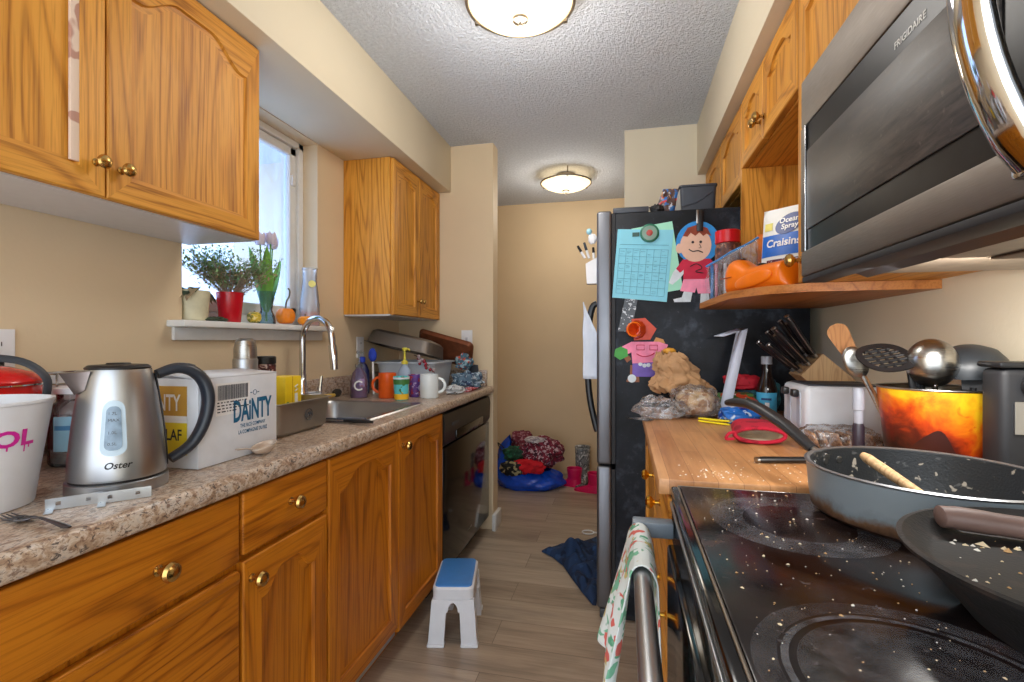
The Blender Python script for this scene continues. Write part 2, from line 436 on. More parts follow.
# ------------------------------------------------------------------ cabinets
def knob(name, c, ax, parent, m=m_brass, s=1.0):
    ax=V(ax); mb=MB()
    mb.lathe([(.0085*s,0),(.0085*s,.002*s),(.005*s,.004*s),(.0045*s,.012*s),(.008*s,.016*s),(.0135*s,.02*s),(.0155*s,.0255*s),(.013*s,.031*s),(.007*s,.0345*s),(0,.0355*s)],c,20,ax)
    return mb.build(name,m,parent)
def arch_door(name, parent, x0, sg, a0,a1,b0,b1, mats, arch=.045, st=.055, th=.019, label=None, peel=False):
    """panel door: frame with a cathedral top rail, bevelled step, recessed flat field. lies in the plane X=x0, front towards sg"""
    fn=lambda a,b,d:(x0+sg*d,a,b)
    K=25
    def loop(ins, dep, arched=True):
        A0,A1,B0,B1=a0+ins,a1-ins,b0+ins,b1-ins
        pts=[(A0,B0),(A1,B0)]
        for i in range(K):
            t=i/(K-1); e=min(1,max(0,(1-abs(2*t-1)-.10)/.62)); e=e*e*(3-2*e)
            pts.append((A1+(A0-A1)*t, B1-arch*(1-e) if arched else B1))
        return [fn(a,b,dep) for a,b in pts]
    n=K+2; mb=MB()
    L=[loop(0,0,False),loop(0,th-.003,False),loop(.003,th,False),loop(st,th),loop(st+.0025,th-.009),loop(st+.013,th-.012)]
    vs=[p for l in L for p in l]; 
    fs=[]; mi=[]
    for k in range(len(L)-1):
        for i in range(n):
            j=(i+1)%n; fs.append([k*n+i,k*n+j,(k+1)*n+j,(k+1)*n+i])
            mi.append(1 if (i==0 or 2<=i<n-1) else 0)
    fs.append([5*n+i for i in range(n)]); mi.append(0)
    fs.append([i for i in range(n)][::-1]); mi.append(0)
    b=len(mb.v); mb.v+= [V(p) for p in vs]; mb.f+=fs; mb.mi+=mi
    return mb.build(name, mats, parent, label, sharp=25)
def slab_drawer(name, parent, x0, sg, a0,a1,b0,b1, mats, th=.019, label=None):
    mb=MB(); mb.m=1
    mb.box(min(x0,x0+sg*th),max(x0,x0+sg*th),a0,a1,b0,b1,.005,3)
    return mb.build(name,mats,parent,label)
U=[oak_z,oak_y]; Bm=[oak2_z,oak2_y]
m_under=mat('white melamine',(206,204,204),.35,var=.03)
# ---- left upper cabinets
def wall_cab(label, y0,y1,z0,z1, xb,xf, under, end_m=oak_z):
    t=thing('wall_cabinet',label,'cabinet',((xb+xf)/2,(y0+y1)/2,z0),'oak wall cabinets')
    lo,hi=min(xb,xf),max(xb,xf)
    mb=MB(); mb.box(lo,hi,y0,y1,z0+.008,z1); mb.build('body',end_m,t)
    mb=MB(); mb.box(lo+.004,hi-.001,y0+.002,y1-.002,z0,z0+.0075); mb.build('underside',under,t,'pale underside board')
    return t
xf=-1.165
t=wall_cab('near oak wall cabinet above the kettle, pale bare strip on its left door',.33,1.362,1.497,2.1165,WL+.002,xf,m_under)
for a0,a1,kn in ((.365,.878,.856),(.882,1.359,.912)):
    d=arch_door('door',t,xf+.001,1,a0,a1,1.500,2.112,U,arch=.062)
    knob('knob',(xf+.0205,kn,1.572),(1,0,0),d)
    if a0<.4:
        m_pale=blotch('bare wood strip',(226,202,182),[(186,140,122)],13,.7,.53,.4)
        MB().box(xf+.0115,xf+.0195,a1-.072,a1-.055,1.562,2.03,.001).build('bare_strip',m_pale,d,'pale strip of bare wood')
t=wall_cab('oak wall cabinet at the far end of the left wall, two arched doors',2.30,2.946,1.305,2.1165,WL+.002,xf,m_under)
for a0,a1,kn in ((2.305,2.622,2.60),(2.627,2.943,2.65)):
    d=arch_door('door',t,xf+.001,1,a0,a1,1.310,2.112,U,arch=.04)
    knob('knob',(xf+.0205,kn,1.40),(1,0,0),d,s=.9)
# ---- left base cabinets, worktop
XB=-.818; CT=.895
def base_cab(label,y0,y1,xb,xf,ztop,mats,kick=.07,sg=1):
    t=thing('base_cabinet',label,'cabinet',((xb+xf)/2,(y0+y1)/2,0),'oak base cabinets')
    lo,hi=min(xb,xf),max(xb,xf)
    MB().box(lo,hi,y0,y1,.1,ztop).build('body',mats[0],t)
    k0,k1=(lo,hi-kick) if sg>0 else (lo+kick,hi)
    MB().box(k0,k1,y0,y1,0,.0995).build('toe_kick',mats[1],t)
    return t
t=base_cab('near oak base cabinet under the kettle, wide drawer over a wide lower drawer',.20,.8935,WL+.002,XB,.850,Bm)
d=slab_drawer('drawer',t,XB+.001,1,.21,.889,.702,.846,Bm); knob('knob',(XB+.020,.70,.772),(1,0,0),d,s=1.15)
d=slab_drawer('drawer',t,XB+.001,1,.21,.889,.115,.686,Bm)
mb=MB(); mb.m=1; mb.box(XB+.015,XB+.024,.212,.887,.66,.684,.004); mb.build('edge_moulding',Bm,d)
t=base_cab('narrow oak base cabinet with one small drawer above one arched door',.8945,1.208,WL+.002,XB,.850,Bm)
d=slab_drawer('drawer',t,XB+.001,1,.899,1.204,.712,.846,Bm); knob('knob',(XB+.020,1.052,.782),(1,0,0),d,s=1.1)
d=arch_door('door',t,XB+.001,1,.899,1.204,.115,.698,Bm,arch=.05); knob('knob',(XB+.020,.922,.655),(1,0,0),d,s=1.1)
t=base_cab('wide oak sink cabinet beside the dishwasher, two tall arched doors',1.209,2.089,WL+.002,XB,.700,Bm)
MB().box(XB-.017,XB,1.209,2.089,.7005,.850).build('top_rail',oak2_y,t)
d=arch_door('door',t,XB+.001,1,1.213,1.640,.135,.846,Bm,arch=.05)
MB().box(XB+.003,XB+.012,1.23,1.63,.112,.132,.002).build('metal_strip',m_steelr,t,'loose metal strip along the door foot')
d=arch_door('door',t,XB+.001,1,1.646,2.086,.115,.846,Bm,arch=.05)
knob('knob',(XB+.020,1.673,.79),(1,0,0),d,m_brass,1.1); 
# worktop: four slabs around the sink cutout and a rounded nose
SX0,SX1,SY0,SY1=-1.385,-.862,1.532,2.045
wt=MB(); e=.012
wt.box(WL+.001,SX0+e,.2,2.947,.853,CT).box(SX1-e,-.81,.2,2.947,.853,CT)
wt.box(SX0+e,SX1-e,.2,SY0+e,.853,CT).box(SX0+e,SX1-e,SY1-e,2.947,.853,CT)
nose=[(-.81,.853),(-.798,.853)]+[(-.798+.012*math.cos(a)*1.0-.0,.874+.021*math.sin(a)) for a in [(-70+14*i)*PI/180 for i in range(12)]]+[(-.81,CT)]
wt.prism(nose,lambda a,b,d:(a,d,b),.2,2.947)
wo=wt.build('worktop',m_granite,recalc=False)
tag(wo,'speckled beige and brown laminate worktop running along the left wall','worktop')
bs=MB(); bs.box(WL+.001,WL+.021,.2,2.925,CT+.0005,CT+.1,.004).build('upstand',m_granite,wo)
MB().box(WL+.022,-.83,2.927,2.947,CT+.0005,CT+.1,.004).build('upstand',m_granite,wo)
# sink
t=thing('kitchen_sink','stainless steel drop-in sink set in the speckled worktop','sink',((SX0+SX1)/2,(SY0+SY1)/2,.7),)
def rrect(x0,x1,y0,y1,r,z,n=6):
    out=[]
    for cx,cy,a in ((x1-r,y1-r,0),(x0+r,y1-r,90),(x0+r,y0+r,180),(x1-r,y0+r,270)):
        for i in range(n): 
            w=(a+90*i/(n-1))*PI/180; out.append((cx+r*math.cos(w),cy+r*math.sin(w),z))
    return out
def loft(mb, loops, cap0=False, cap1=False, mi=None):
    n=len(loops[0]); vs=[p for l in loops for p in l]; fs=[]
    for k in range(len(loops)-1):
        for i in range(n): fs.append([k*n+i,k*n+(i+1)%n,(k+1)*n+(i+1)%n,(k+1)*n+i])
    if cap0: fs.append(list(range(n))[::-1])
    if cap1: fs.append([(len(loops)-1)*n+i for i in range(n)])
    return mb.add(vs,fs,mi)
mb=MB(); z=CT+.001
bx0,bx1,by0,by1=SX0+.06,SX1-.03,SY0+.03,SY1-.03
loft(mb,[rrect(SX0,SX1,SY0,SY1,.03,z),rrect(SX0+.006,SX1-.006,SY0+.006,SY1-.006,.028,z+.006),rrect(bx0,bx1,by0,by1,.05,z+.005),rrect(bx0+.006,bx1-.006,by0+.006,by1-.006,.05,z-.008),rrect(bx0+.02,bx1-.02,by0+.02,by1-.02,.05,z-.15),rrect(bx0+.05,bx1-.05,by0+.05,by1-.05,.04,z-.165)],cap1=True)
mb.build('basin',m_sink,t,recalc=False)
MB().lathe([(.04,z-.1645),(.042,z-.1635),(.02,z-.163),(0,z-.1635)],((bx0+bx1)/2,(by0+by1)/2,0),24).build('drain',m_chrome,t)
# faucet
fx,fy=-1.345,1.85; z=CT+.0072
t=thing('faucet','tall chrome gooseneck faucet arching over the sink','faucet',(fx,fy,z))
MB().lathe([(.026,z),(.026,z+.006),(.021,z+.01),(.021,z+.06),(.016,z+.068),(.0155,z+.13)],(fx,fy,0),24).build('base',m_chrome,t)
dx,dy=.171,-.045; L=math.hypot(dx,dy); e1=V((dx/L,dy/L,0)); r=L/2; zc=z+.28
pts=[V((fx,fy,z+.11)),V((fx,fy,z+.2))]+arc(V((fx,fy,zc))+e1*r,r,PI,0.06,18,e1,V((0,0,1)))
pts.append(pts[-1]+V((.002,0,-.03)))
MB().tube(pts,.0135,16).build('spout',m_chrome,t)
q=pts[-1]; MB().tube([q,q+V((.004,0,-.03)),q+V((.009,0,-.10))],[.0165,.0175,.0155],16).build('spray_head',m_chrome,t)
MB().tube([(fx+.0,fy,z+.045),(fx+.055,fy+.05,z+.05)],.009,10).tube([(fx+.05,fy+.046,z+.048),(fx+.056,fy+.052,z+.12)],[.008,.006],10).build('lever',m_chrome,t)
# dishwasher
t=thing('dishwasher','black dishwasher at the far end of the left worktop','dishwasher',(-1.1,2.5,0))
DY0,DY1=2.095,2.875
MB().box(WL+.01,-.83,DY0,DY1,.1,.848).build('body',m_black,t)
MB().box(WL+.01,-.88,DY0,DY1,0,.0995).build('kick_plate',m_black,t)
d=MB(); d.box(-.829,-.80,DY0+.002,DY1-.002,.11,.685,.006).build('door',m_gblack,t)
pn=MB(); pn.prism([(-.829,.69),(-.808,.69),(-.796,.71),(-.792,.80),(-.798,.838),(-.829,.842)],lambda a,b,dd:(a,dd,b),DY0+.002,DY1-.002); 
pn.m=1; pn.box(-.797,-.7905,DY0+.16,DY1-.16,.70,.745,.004); pn.build('control_panel',[m_black,m_gblack],t)
MB().text('FRIGIDAIRE',.014,(-.7988,DY0+.36,.60-.42),(0,1,0),(0,0,1)).build('badge',m_steel,t)
MB().box(-.7945,-.7905,DY0+.10,DY0+.19,.775,.79).build('program_label',m_char,t)
# ---- right base cabinet and butcher block
t=base_cab('oak base cabinet under the butcher block, brass knobs on its drawers',1.005,2.078,WR-.002,.105,.872,U,sg=-1)
for z0_,z1_ in ((.705,.866),(.52,.695),(.115,.51)):
    d=slab_drawer('drawer',t,.104,-1,1.01,1.45,z0_,z1_,U); knob('knob',(.085,1.23,(z0_+z1_)/2),(-1,0,0),d,m_gold); 
    knob('knob',(.085,1.06,(z0_+z1_)/2),(-1,0,0),d,m_gold)
d=arch_door('door',t,.104,-1,1.46,2.07,.115,.866,U); knob('knob',(.085,1.50,.78),(-1,0,0),d,m_gold)
WT=.905
wb=MB().box(.066,WR-.002,1.003,2.08,.8735,WT,.004).build('butcher_block',m_butcher); tag(wb,'light wooden butcher block worktop on the right, crumbs along its near edge','worktop')
# ---- right upper cabinets
RX=.47
t=wall_cab('short oak cabinet with two arched doors over the open snack shelf',1.442,2.080,1.845,2.1165,WR-.002,RX,oak_y)
for a0,a1,kn in ((1.446,1.776,1.80),(1.781,2.077,1.755)):
    d=arch_door('door',t,RX-.001,-1,a0,a1,1.85,2.112,U,arch=.035,st=.05)
for kn in (1.755,1.803):
    knob('knob',(RX-.0205,kn,1.915),(-1,0,0),t,s=1.1)
# open shelf box: side panel, back, shelf board
t=thing('open_shelf','oak open shelf with a clipped corner board holding snacks by the fridge','shelf',(.55,1.75,1.30))
sh=[(.738,1.365),(.46,1.375),(.372,1.43),(.305,1.56),(.288,2.03),(.33,2.078),(.738,2.078)]
m_shelf=oak('shelf board oak',(7,.7,7),srgb(190,124,64),srgb(172,104,48),srgb(128,74,30))
sb=MB(); sb.prism(sh,lambda a,b,d:(a,b,d),1.300,1.322); sb.build('shelf_board',m_shelf,t)
MB().box(.447,.738,2.055,2.078,1.3225,1.844).build('side_panel',oak_z,t)
MB().box(.725,.738,1.444,2.054,1.3225,1.844).build('back_panel',oak_z,t)
# tall narrow cabinet between shelf and microwave
t=wall_cab('tall narrow oak cabinet squeezed between open shelf and microwave',1.045,1.4405,1.323,2.1165,WR-.002,RX,oak_y)
d=arch_door('door',t,RX-.001,-1,1.050,1.437,1.326,2.112,U,arch=.04); knob('knob',(RX-.0205,1.408,1.385),(-1,0,0),d,s=1.15)
t=wall_cab('oak cabinet above the microwave, cut off by the top of the photo',.24,1.044,1.672,2.1165,WR-.002,RX,oak_y)
for a0,a1 in ((.245,.64),(.645,1.04)): arch_door('door',t,RX-.001,-1,a0,a1,1.676,2.112,U,arch=.04)
# over-fridge cabinet
t=wall_cab('oak cabinet above the fridge in the back corner, arched doors',2.0815,2.947,1.795,2.1165,WR-.002,RX,oak_y)
for a0,a1 in ((2.09,2.50),(2.51,2.943)): arch_door('door',t,RX-.001,-1,a0,a1,1.80,2.112,U,arch=.035,st=.05)
# ------------------------------------------------------------------ microwave
t=thing('microwave','stainless steel microwave mounted over the range, big curved handle','microwave',(.53,.66,1.30))
MX=.33; MY0,MY1=.28,1.038; MZ0,MZ1=1.297,1.668
MB().box(MX+.046,WR-.002,MY0,MY1,MZ0+.012,MZ1,.003).build('body',m_mwsteel,t)
dr=MB(); X0,X1=MX,MX+.044
dr.box(X0,X1,MY0,MY1,MZ0,MZ0+.048,.004).box(X0,X1,MY0,MY1,MZ1-.09,MZ1,.004).box(X0,X1,MY1-.0215,MY1,MZ0+.0482,MZ1-.0902,.001).box(X0,X1,MY0,MY0+.03,MZ0+.0482,MZ1-.0902,.001)
dd=dr.build('door',m_mwsteel,t)
gl=MB(); gl.box(X0+.003,X1-.004,.50,MY1-.022,MZ0+.048,MZ1-.09).build('glass',m_mwblack,dd)
wn=MB(); wn.box(X0+.0005,X0+.0032,.53,MY1-.028,MZ0+.085,MZ1-.140,.0005).build('window',m_mwglass,dd)
MB().box(X0-.001,X0+.002,MY1-.0255,MY1-.0215,MZ0+.046,MZ1-.09,.0005).build('edge_trim',m_chrome,dd)
cp=MB(); cp.box(X0+.002,X1-.004,MY0+.03,.498,MZ0+.05,MZ1-.092,.002).build('control_panel',m_gblack,dd)
MB().text('FRIGIDAIRE',.0125,(X0+.0022,.710,MZ1-.1265),(0,-1,0),(0,0,1),bold=.0002,sx=1.05).build('lettering',mat('grey lettering',(190,188,184),.4),dd)
hp=[]
for i in range(17):
    q=i/16; zz=MZ0+.022+q*(MZ1-MZ0-.05); hp.append((MX-.006-.047*math.sin(PI*q)**.75,.478,zz))
hb=MB(); hb.tube(hp,.021,18,flat=.55,up=(1,0,0)); hb.box(MX-.014,MX+.002,.460,.496,MZ0+.012,MZ0+.040,.004).box(MX-.014,MX+.002,.460,.496,MZ1-.042,MZ1-.014,.004)
hb.build('handle',m_chrome,dd)
ub=MB(); ub.box(MX+.075,WR-.01,MY0+.005,MY1-.005,MZ0+.003,MZ0+.0115).build('base_plate',mat('greasy beige enamel',(140,124,106),.4,var=.15),t)
MB().box(MX+.002,MX+.043,MY0,MY1,MZ0-.011,MZ0-.0005,.002).build('bottom_strip',m_blackm,dd)
gr=MB(); gr.prism([(MX+.046,MZ0-.002),(MX+.074,MZ0-.014),(MX+.0745,MZ0+.011),(MX+.0465,MZ0+.011)],lambda a,b,d:(a,d,b),MY0+.03,MY1-.09); gr.build('vent_grille',m_black,t)
for yy in (.42,.78): MB().box(MX+.2,MX+.34,yy-.09,yy+.09,MZ0-.001,MZ0+.0025,.001).build('grease_filter',mat('filter mesh',(96,80,66),.5,.6,.3,200),t)
# ------------------------------------------------------------------ range
t=thing('range','black glass-top electric range on the right, oven handle with a towel','stove',(.4,.57,0))
RY0,RY1=.195,.955; ZC=.9115
MB().box(.125,.735,RY0,RY1,.03,.886).build('body',m_blackm,t)
ct=MB(); ct.box(.083,.735,RY0,RY1,.889,.906,.006); ct.build('cooktop_frame',m_gblack,t)
cg=MB(); cg.box(.099,.72,RY0+.02,RY1-.018,.9062,ZC,.002).build('cooktop_glass',m_cook,t)
tr=MB(); tr.tube([(.0965,RY0+.02,.909),(.0965,RY1-.0155,.909),(.72,RY1-.0155,.909)],.0022,6).build('cooktop_trim',m_steel,t)
od=MB(); od.box(.078,.123,RY0+.004,RY1-.004,.20,.80,.006).build('oven_door',m_gblack,t)
MB().box(.086,.123,RY0+.004,RY1-.004,.806,.884,.004).build('front_panel',m_gblack,t)
MB().box(.0825,.086,RY0+.01,RY1-.01,.872,.880,.001).build('panel_trim',m_steelr,t)
MB().box(.085,.123,RY0+.004,RY1-.004,.04,.195,.006).build('storage_drawer',m_gblack,t)
HZ=.836; HX=.026
hd=MB(); hd.tube([(HX,RY0+.03,HZ-.012),(HX,RY0+.1,HZ),(HX,RY1-.1,HZ),(HX,RY1-.03,HZ)],.0125,16,flat=.9).build('oven_handle',m_steelr,t)
for yy in (RY0+.03,RY1-.03):
    MB().box(HX-.011,.0865,yy-.016,yy+.016,HZ-.014,HZ+.014,.004).build('handle_bracket',mat('grey plastic',(120,130,140),.35),t)
m_ring=film('worn burner mark',(150,150,156),.13,.3,26); m_ring2=film('burner print',(170,172,180),.2,.3,40)
def ring(cx,cy,r0,r1,m=m_ring):
    mb=MB(); n=64
    vs=[(cx+r*math.cos(2*PI*i/n),cy+r*math.sin(2*PI*i/n),ZC+.0004) for r in (r0,r1) for i in range(n)]
    mb.add(vs,[[i,(i+1)%n,n+(i+1)%n,n+i] for i in range(n)]); mb.build('burner_mark',m,t,recalc=False)
ring(.245,.785,.072,.118); ring(.228,.43,.096,.102,m_ring2); ring(.228,.43,.0,.09); ring(.228,.43,.105,.125)
ring(.55,.75,.07,.11)
# crumbs
random.seed(3); cr=MB()
def crumb(mb,x,y,z,s):
    R=Matrix.Rotation(random.random()*6,3,'Z'); d=[V((random.uniform(.5,1),random.uniform(-.4,.4),0)) for _ in range(1)]
    vs=[]
    for k in range(5):
        a=2*PI*k/5; vs.append(V((x,y,z))+R@V((math.cos(a)*s*random.uniform(.5,1.3),math.sin(a)*s*random.uniform(.4,1),0)))
    vs.append(V((x,y,z+s*.7))); mb.add(vs,[[k,(k+1)%5,5] for k in range(5)]+[[4,3,2,1,0]],mi=random.randrange(3))
for i in range(560):
    x=random.uniform(.11,.6); y=random.uniform(.24,.93)
    if math.hypot(x-.43,y-.845)<.16: continue
    if math.hypot(x-.431,y-.527)<.14: continue
    crumb(cr,x,y,ZC+.0006,random.choice([.0006,.0008,.001,.0012,.0015,.0024]))
for i in range(90): crumb(cr,random.uniform(.1,.36),random.uniform(1.01,1.2),WT+.0004,random.choice([.001,.0015,.0025]))
for i in range(50): crumb(cr,random.gauss(.18,.03),random.gauss(1.06,.025),WT+.0004,random.choice([.001,.0015,.003]))
mcr=[mat('pale crumbs',(226,206,170),.8),mat('tan crumbs',(190,150,100),.8),mat('white crumbs',(232,226,214),.8)]
tag(cr.build('crumbs',mcr,recalc=False),'pale food crumbs scattered over the black cooktop and butcher block edge','crumbs',kind='stuff')
# ------------------------------------------------------------------ fridge
FY0,FY1=2.092,2.86
t=thing('refrigerator','tall black-sided fridge with steel-grey doors, papers stuck on its side','fridge',(.3,2.45,0))
MB().box(-.035,.70,FY0,FY1,.03,1.708,.006).build('body',m_fridge,t)
m_fdoor=steel('fridge door edge steel',(128,130,136),.4,(40,40,1),.9)
for nm,a,b2 in (('upper_door',.655,1.722),('lower_door',.05,.648)):
    dm=MB(); dm.box(-.112,-.05,FY0-.001,FY1,a,b2,.012,3); dm.build('door',m_fdoor,t)
    MB().box(-.0495,-.0355,FY0+.006,FY1-.006,a+.005,b2-.012).build('door_seal',m_blackm,t)
MB().box(-.045,.10,FY0+.002,FY0+.07,1.7085,1.732,.004).build('hinge_cover',m_char,t)
MB().box(-.085,.69,FY0+.02,FY1,0.004,.049).build('base_grille',m_blackm,t)
MB().box(-.1,-.03,FY0+.01,FY0+.08,.006,.045,.004).build('foot_cover',mat('dark grey plastic',(70,74,80),.4),t)
hp=spline([(-.1135,FY1-.06,1.34),(-.14,FY1-.06,1.31),(-.158,FY1-.06,1.15),(-.15,FY1-.06,.95),(-.125,FY1-.06,.82),(-.1135,FY1-.06,.78)],6)
hp=[(x,y-.62,z) for x,y,z in hp]
MB().tube(hp,.014,10).build('door_handle',m_black,t)
# ------------------------------------------------------------------ left counter things
Zc=CT+.001
m_wplas=mat('white translucent plastic',(222,224,230),.35,var=.02)
m_mag=mat('magenta print',(206,26,150),.5)
m_white2=mat('white gloss plastic',(232,232,234),.3,var=.02)
def tumbler_prof(r0,r1,h,t=.002,z=0,rim=.003):
    return [(0,z),(r0,z),(r0+(r1-r0)*.5,z+h*.5),(r1,z+h-.006),(r1+rim,z+h-.004),(r1+rim,z+h),(r1-t,z+h),(r0+(r1-r0)*.5-t,z+h*.5),(r0-t,z+t*2),(0,z+t*2)]
# white popcorn cup
cx,cy=-1.07,.588
t=thing('plastic_cup','large white tapered plastic cup with magenta letters, front left of the worktop','cup',(cx,cy,Zc))
MB().lathe(tumbler_prof(.088,.112,.179,z=Zc),(cx,cy,0),48).build('cup_body',m_wplas,t)
ang0=math.atan2(-cy,-cx)+.29
def cupwarp(x,y):
    zz=Zc+.108+y; r=.088+.024*(zz-Zc)/.179+.0012; a=ang0+x/.1; return V((cx+r*math.cos(a),cy+r*math.sin(a),zz))
mb=MB(); mb.text('OL',.036,(0,0,0),(1,0,0),(0,0,1),warp=cupwarp,bold=.0012,sx=1.25)
for x,l in ((.008,.014),(.02,.007),(.045,.012),(.052,.006)):
    mb.add([cupwarp(x-.0012,.004),cupwarp(x+.0012,.004),cupwarp(x+.0012,-l),cupwarp(x-.0012,-l)],[[0,1,2,3]])
mb.build('lettering',m_mag,t,recalc=False)
# red lidded pot
m_red=mat('red enamel',(214,28,24),.22,var=.05)
rx,ry=-1.308,.742
t=thing('lidded_pot','red lidded pot with a dark strap handle standing behind the white cup','pot',(rx,ry,Zc))
MB().lathe([(0,Zc),(.075,Zc),(.092,Zc+.03),(.099,Zc+.1),(.1,Zc+.185),(.094,Zc+.186),(.09,Zc+.1),(0,Zc+.01)],(rx,ry,0),40).build('body',m_red,t)
MB().lathe([(.101,Zc+.188),(.104,Zc+.194),(.102,Zc+.198),(.085,Zc+.212),(.05,Zc+.224),(.02,Zc+.228),(0,Zc+.2285)],(rx,ry,0),40).build('lid',m_red,t)
MB().tube([(rx+.1035*math.cos(2*PI*i/40),ry+.1035*math.sin(2*PI*i/40),Zc+.1875) for i in range(40)],.0025,6,closed=True).build('rim_band',m_chrome,t)
sp=spline([(rx+.096,ry+.062,Zc+.155),(rx+.1,ry+.060,Zc+.20),(rx+.078,ry+.03,Zc+.236),(rx+.045,ry-.03,Zc+.246),(rx+.0,ry-.085,Zc+.24),(rx-.02,ry-.12,Zc+.19)],6)
MB().tube(sp,.0085,8,flat=.4).build('strap_handle',m_char,t)
# wall outlet left
def outlet(name,label,cat,o,nx,ax,w=.072,h=.116,toggle=False,plug=False):
    o=V(o);nx=V(nx);ax=V(ax);up=V((0,0,1))
    t=thing(name,label,cat,o)
    def bx(mb,a0,a1,b0,b1,d0,d1,bev=0):
        vs=[o+ax*a+up*b+nx*d for d in (d0,d1) for a,b in ((a0,b0),(a1,b0),(a1,b1),(a0,b1))]
        mb.add(vs,[[3,2,1,0],[4,5,6,7],[0,1,5,4],[1,2,6,5],[2,3,7,6],[3,0,4,7]])
    p=MB(); bx(p,-w/2,w/2,-h/2,h/2,.0005,.004); bx(p,-w/2+.003,w/2-.003,-h/2+.003,h/2-.003,.004,.0065); p.build('cover_plate',m_white2,t)
    if toggle:
        q=MB(); bx(q,-.006,.006,-.012,.012,.0066,.011); bx(q,-.004,.004,0,.012,.011,.019); q.build('toggle',mat('grey toggle',(188,190,196),.4),t)
    else:
        for s_ in (-.022,.022):
            q=MB(); bx(q,-.017,.017,s_-.014,s_+.014,.0066,.0085); q.m=1; bx(q,-.008,-.006,s_-.004,s_+.006,.0085,.0088); bx(q,.006,.008,s_-.004,s_+.006,.0085,.0088); q.build('socket',[m_white2,m_black],t)
    return t
outlet('wall_outlet','white wall outlet on the left wall above the red pot','outlet',(WL+.001,.845,1.145),(1,0,0),(0,1,0))
pc=thing('power_plug','black power plug and cord in the left wall outlet','plug',(WL+.012,.83,1.12))
MB().box(WL+.0105,WL+.035,.815,.845,1.108,1.14,.006).build('plug_body',m_black,pc)
MB().tube(spline([(WL+.034,.83,1.122),(WL+.042,.85,1.09),(WL+.026,.88,1.04),(WL+.014,.90,1.01),(WL+.012,.93,1.002)],6),.0035,8).build('cord',m_black,pc)
outlet('wall_outlet','white wall outlet on the left wall behind the leaning roasting pan','outlet',(WL+.001,2.46,1.14),(1,0,0),(0,1,0))
outlet('light_switch','white light switch on the end wall above the dish cloths','switch',(-.965,WE-.001,1.185),(0,-1,0),(1,0,0),toggle=True)
# wire rack with glass jar
t=thing('wire_rack','chrome wire rack along the left wall behind the kettle','rack',(-1.37,.98,Zc))
mb=MB()
for zz in (.02,.10,.175,.2):
    mb.tube([(-1.402,.90,Zc+zz),(-1.322,.90,Zc+zz),(-1.322,1.14,Zc+zz),(-1.402,1.14,Zc+zz)],.0025,6,closed=True)
for yy in (.90,.95,1.0,1.07,1.14):
    mb.tube([(-1.322,yy,Zc),(-1.322,yy,Zc+.2)],.0025,6); mb.tube([(-1.402,yy,Zc+.0),(-1.402,yy,Zc+.2)],.0025,6)
for yy in (.92,.97,1.03,1.09): mb.tube([(-1.402,yy,Zc+.02),(-1.322,yy,Zc+.02)],.0018,6)
mb.build('frame',m_chrome,t)
for k,yy in enumerate((.925,.975,1.03,1.085)):
    tag(MB().lathe([(0,0),(.05,.002),(.086,.012),(.087,.014),(.05,.006),(0,.004)],(-1.362,yy,Zc+.112+.0),32,(0,1,.08)).build('dinner_plate',m_white2),'white dinner plate upright in the chrome rack behind the kettle','plate','white plates standing in the wire rack')
jx,jy=-1.226,.884
t=thing('glass_jar','clear glass jar with a pale blue barcode label, left of the kettle','jar',(jx,jy,Zc))
MB().lathe([(0,Zc),(.054,Zc),(.058,Zc+.006),(.058,Zc+.115),(.05,Zc+.135),(.043,Zc+.142),(.043,Zc+.16)],(jx,jy,0),36,caps=False).build('glass',m_clear,t)
MB().lathe([(0,Zc+.007),(.052,Zc+.0075),(.052,Zc+.03),(0,Zc+.0305)],(jx,jy,0),32).build('contents',mat('grey grains',(120,112,104),.8,var=.3,vs=200),t)
MB().lathe([(.0435,Zc+.1605),(.047,Zc+.1605),(.047,Zc+.172),(.04,Zc+.175),(0,Zc+.1755)],(jx,jy,0),32).build('lid',m_wplas,t)
a0=math.atan2(-jy,-jx)
def lab(mb,cx,cy,r,z0,z1,da0,da1,mi=0,n=12,a=None):
    a=a0 if a is None else a
    vs=[];
    for zz in (z0,z1):
        for i in range(n+1):
            w=a+da0+(da1-da0)*i/n; vs.append((cx+r*math.cos(w),cy+r*math.sin(w),zz))
    mb.add(vs,[[i,i+1,n+2+i,n+1+i] for i in range(n)],mi)
m_sky=mat('pale blue label',(150,206,228),.5,var=.05); m_bar=mat('barcode ink',(40,42,60),.5)
mb=MB(); lab(mb,jx,jy,.0585,Zc+.035,Zc+.112,-.9,.9,0,20); lab(mb,jx,jy,.0588,Zc+.082,Zc+.092,-.85,.85,1,16); lab(mb,jx,jy,.0588,Zc+.04,Zc+.075,-.30,.38,2,8)
random.seed(5); q=-.26
while q<.32:
    w_=random.choice([.012,.02,.03]); lab(mb,jx,jy,.059,Zc+.045,Zc+.072,q,q+w_,3,1); q+=w_+random.choice([.014,.022])
mb.build('label',[m_sky,mat('mid blue print',(70,140,190),.5),m_white2,m_bar],t,recalc=False)
o=MB().lathe([(0,Zc),(.02,Zc),(.024,Zc+.02),(.026,Zc+.125),(.02,Zc+.13),(0,Zc+.131)],(-1.135,.835,0),24).build('tumbler',mat('cobalt plastic',(24,70,190),.25,var=.05)); tag(o,'narrow cobalt blue tumbler squeezed between glass jar and kettle','tumbler')
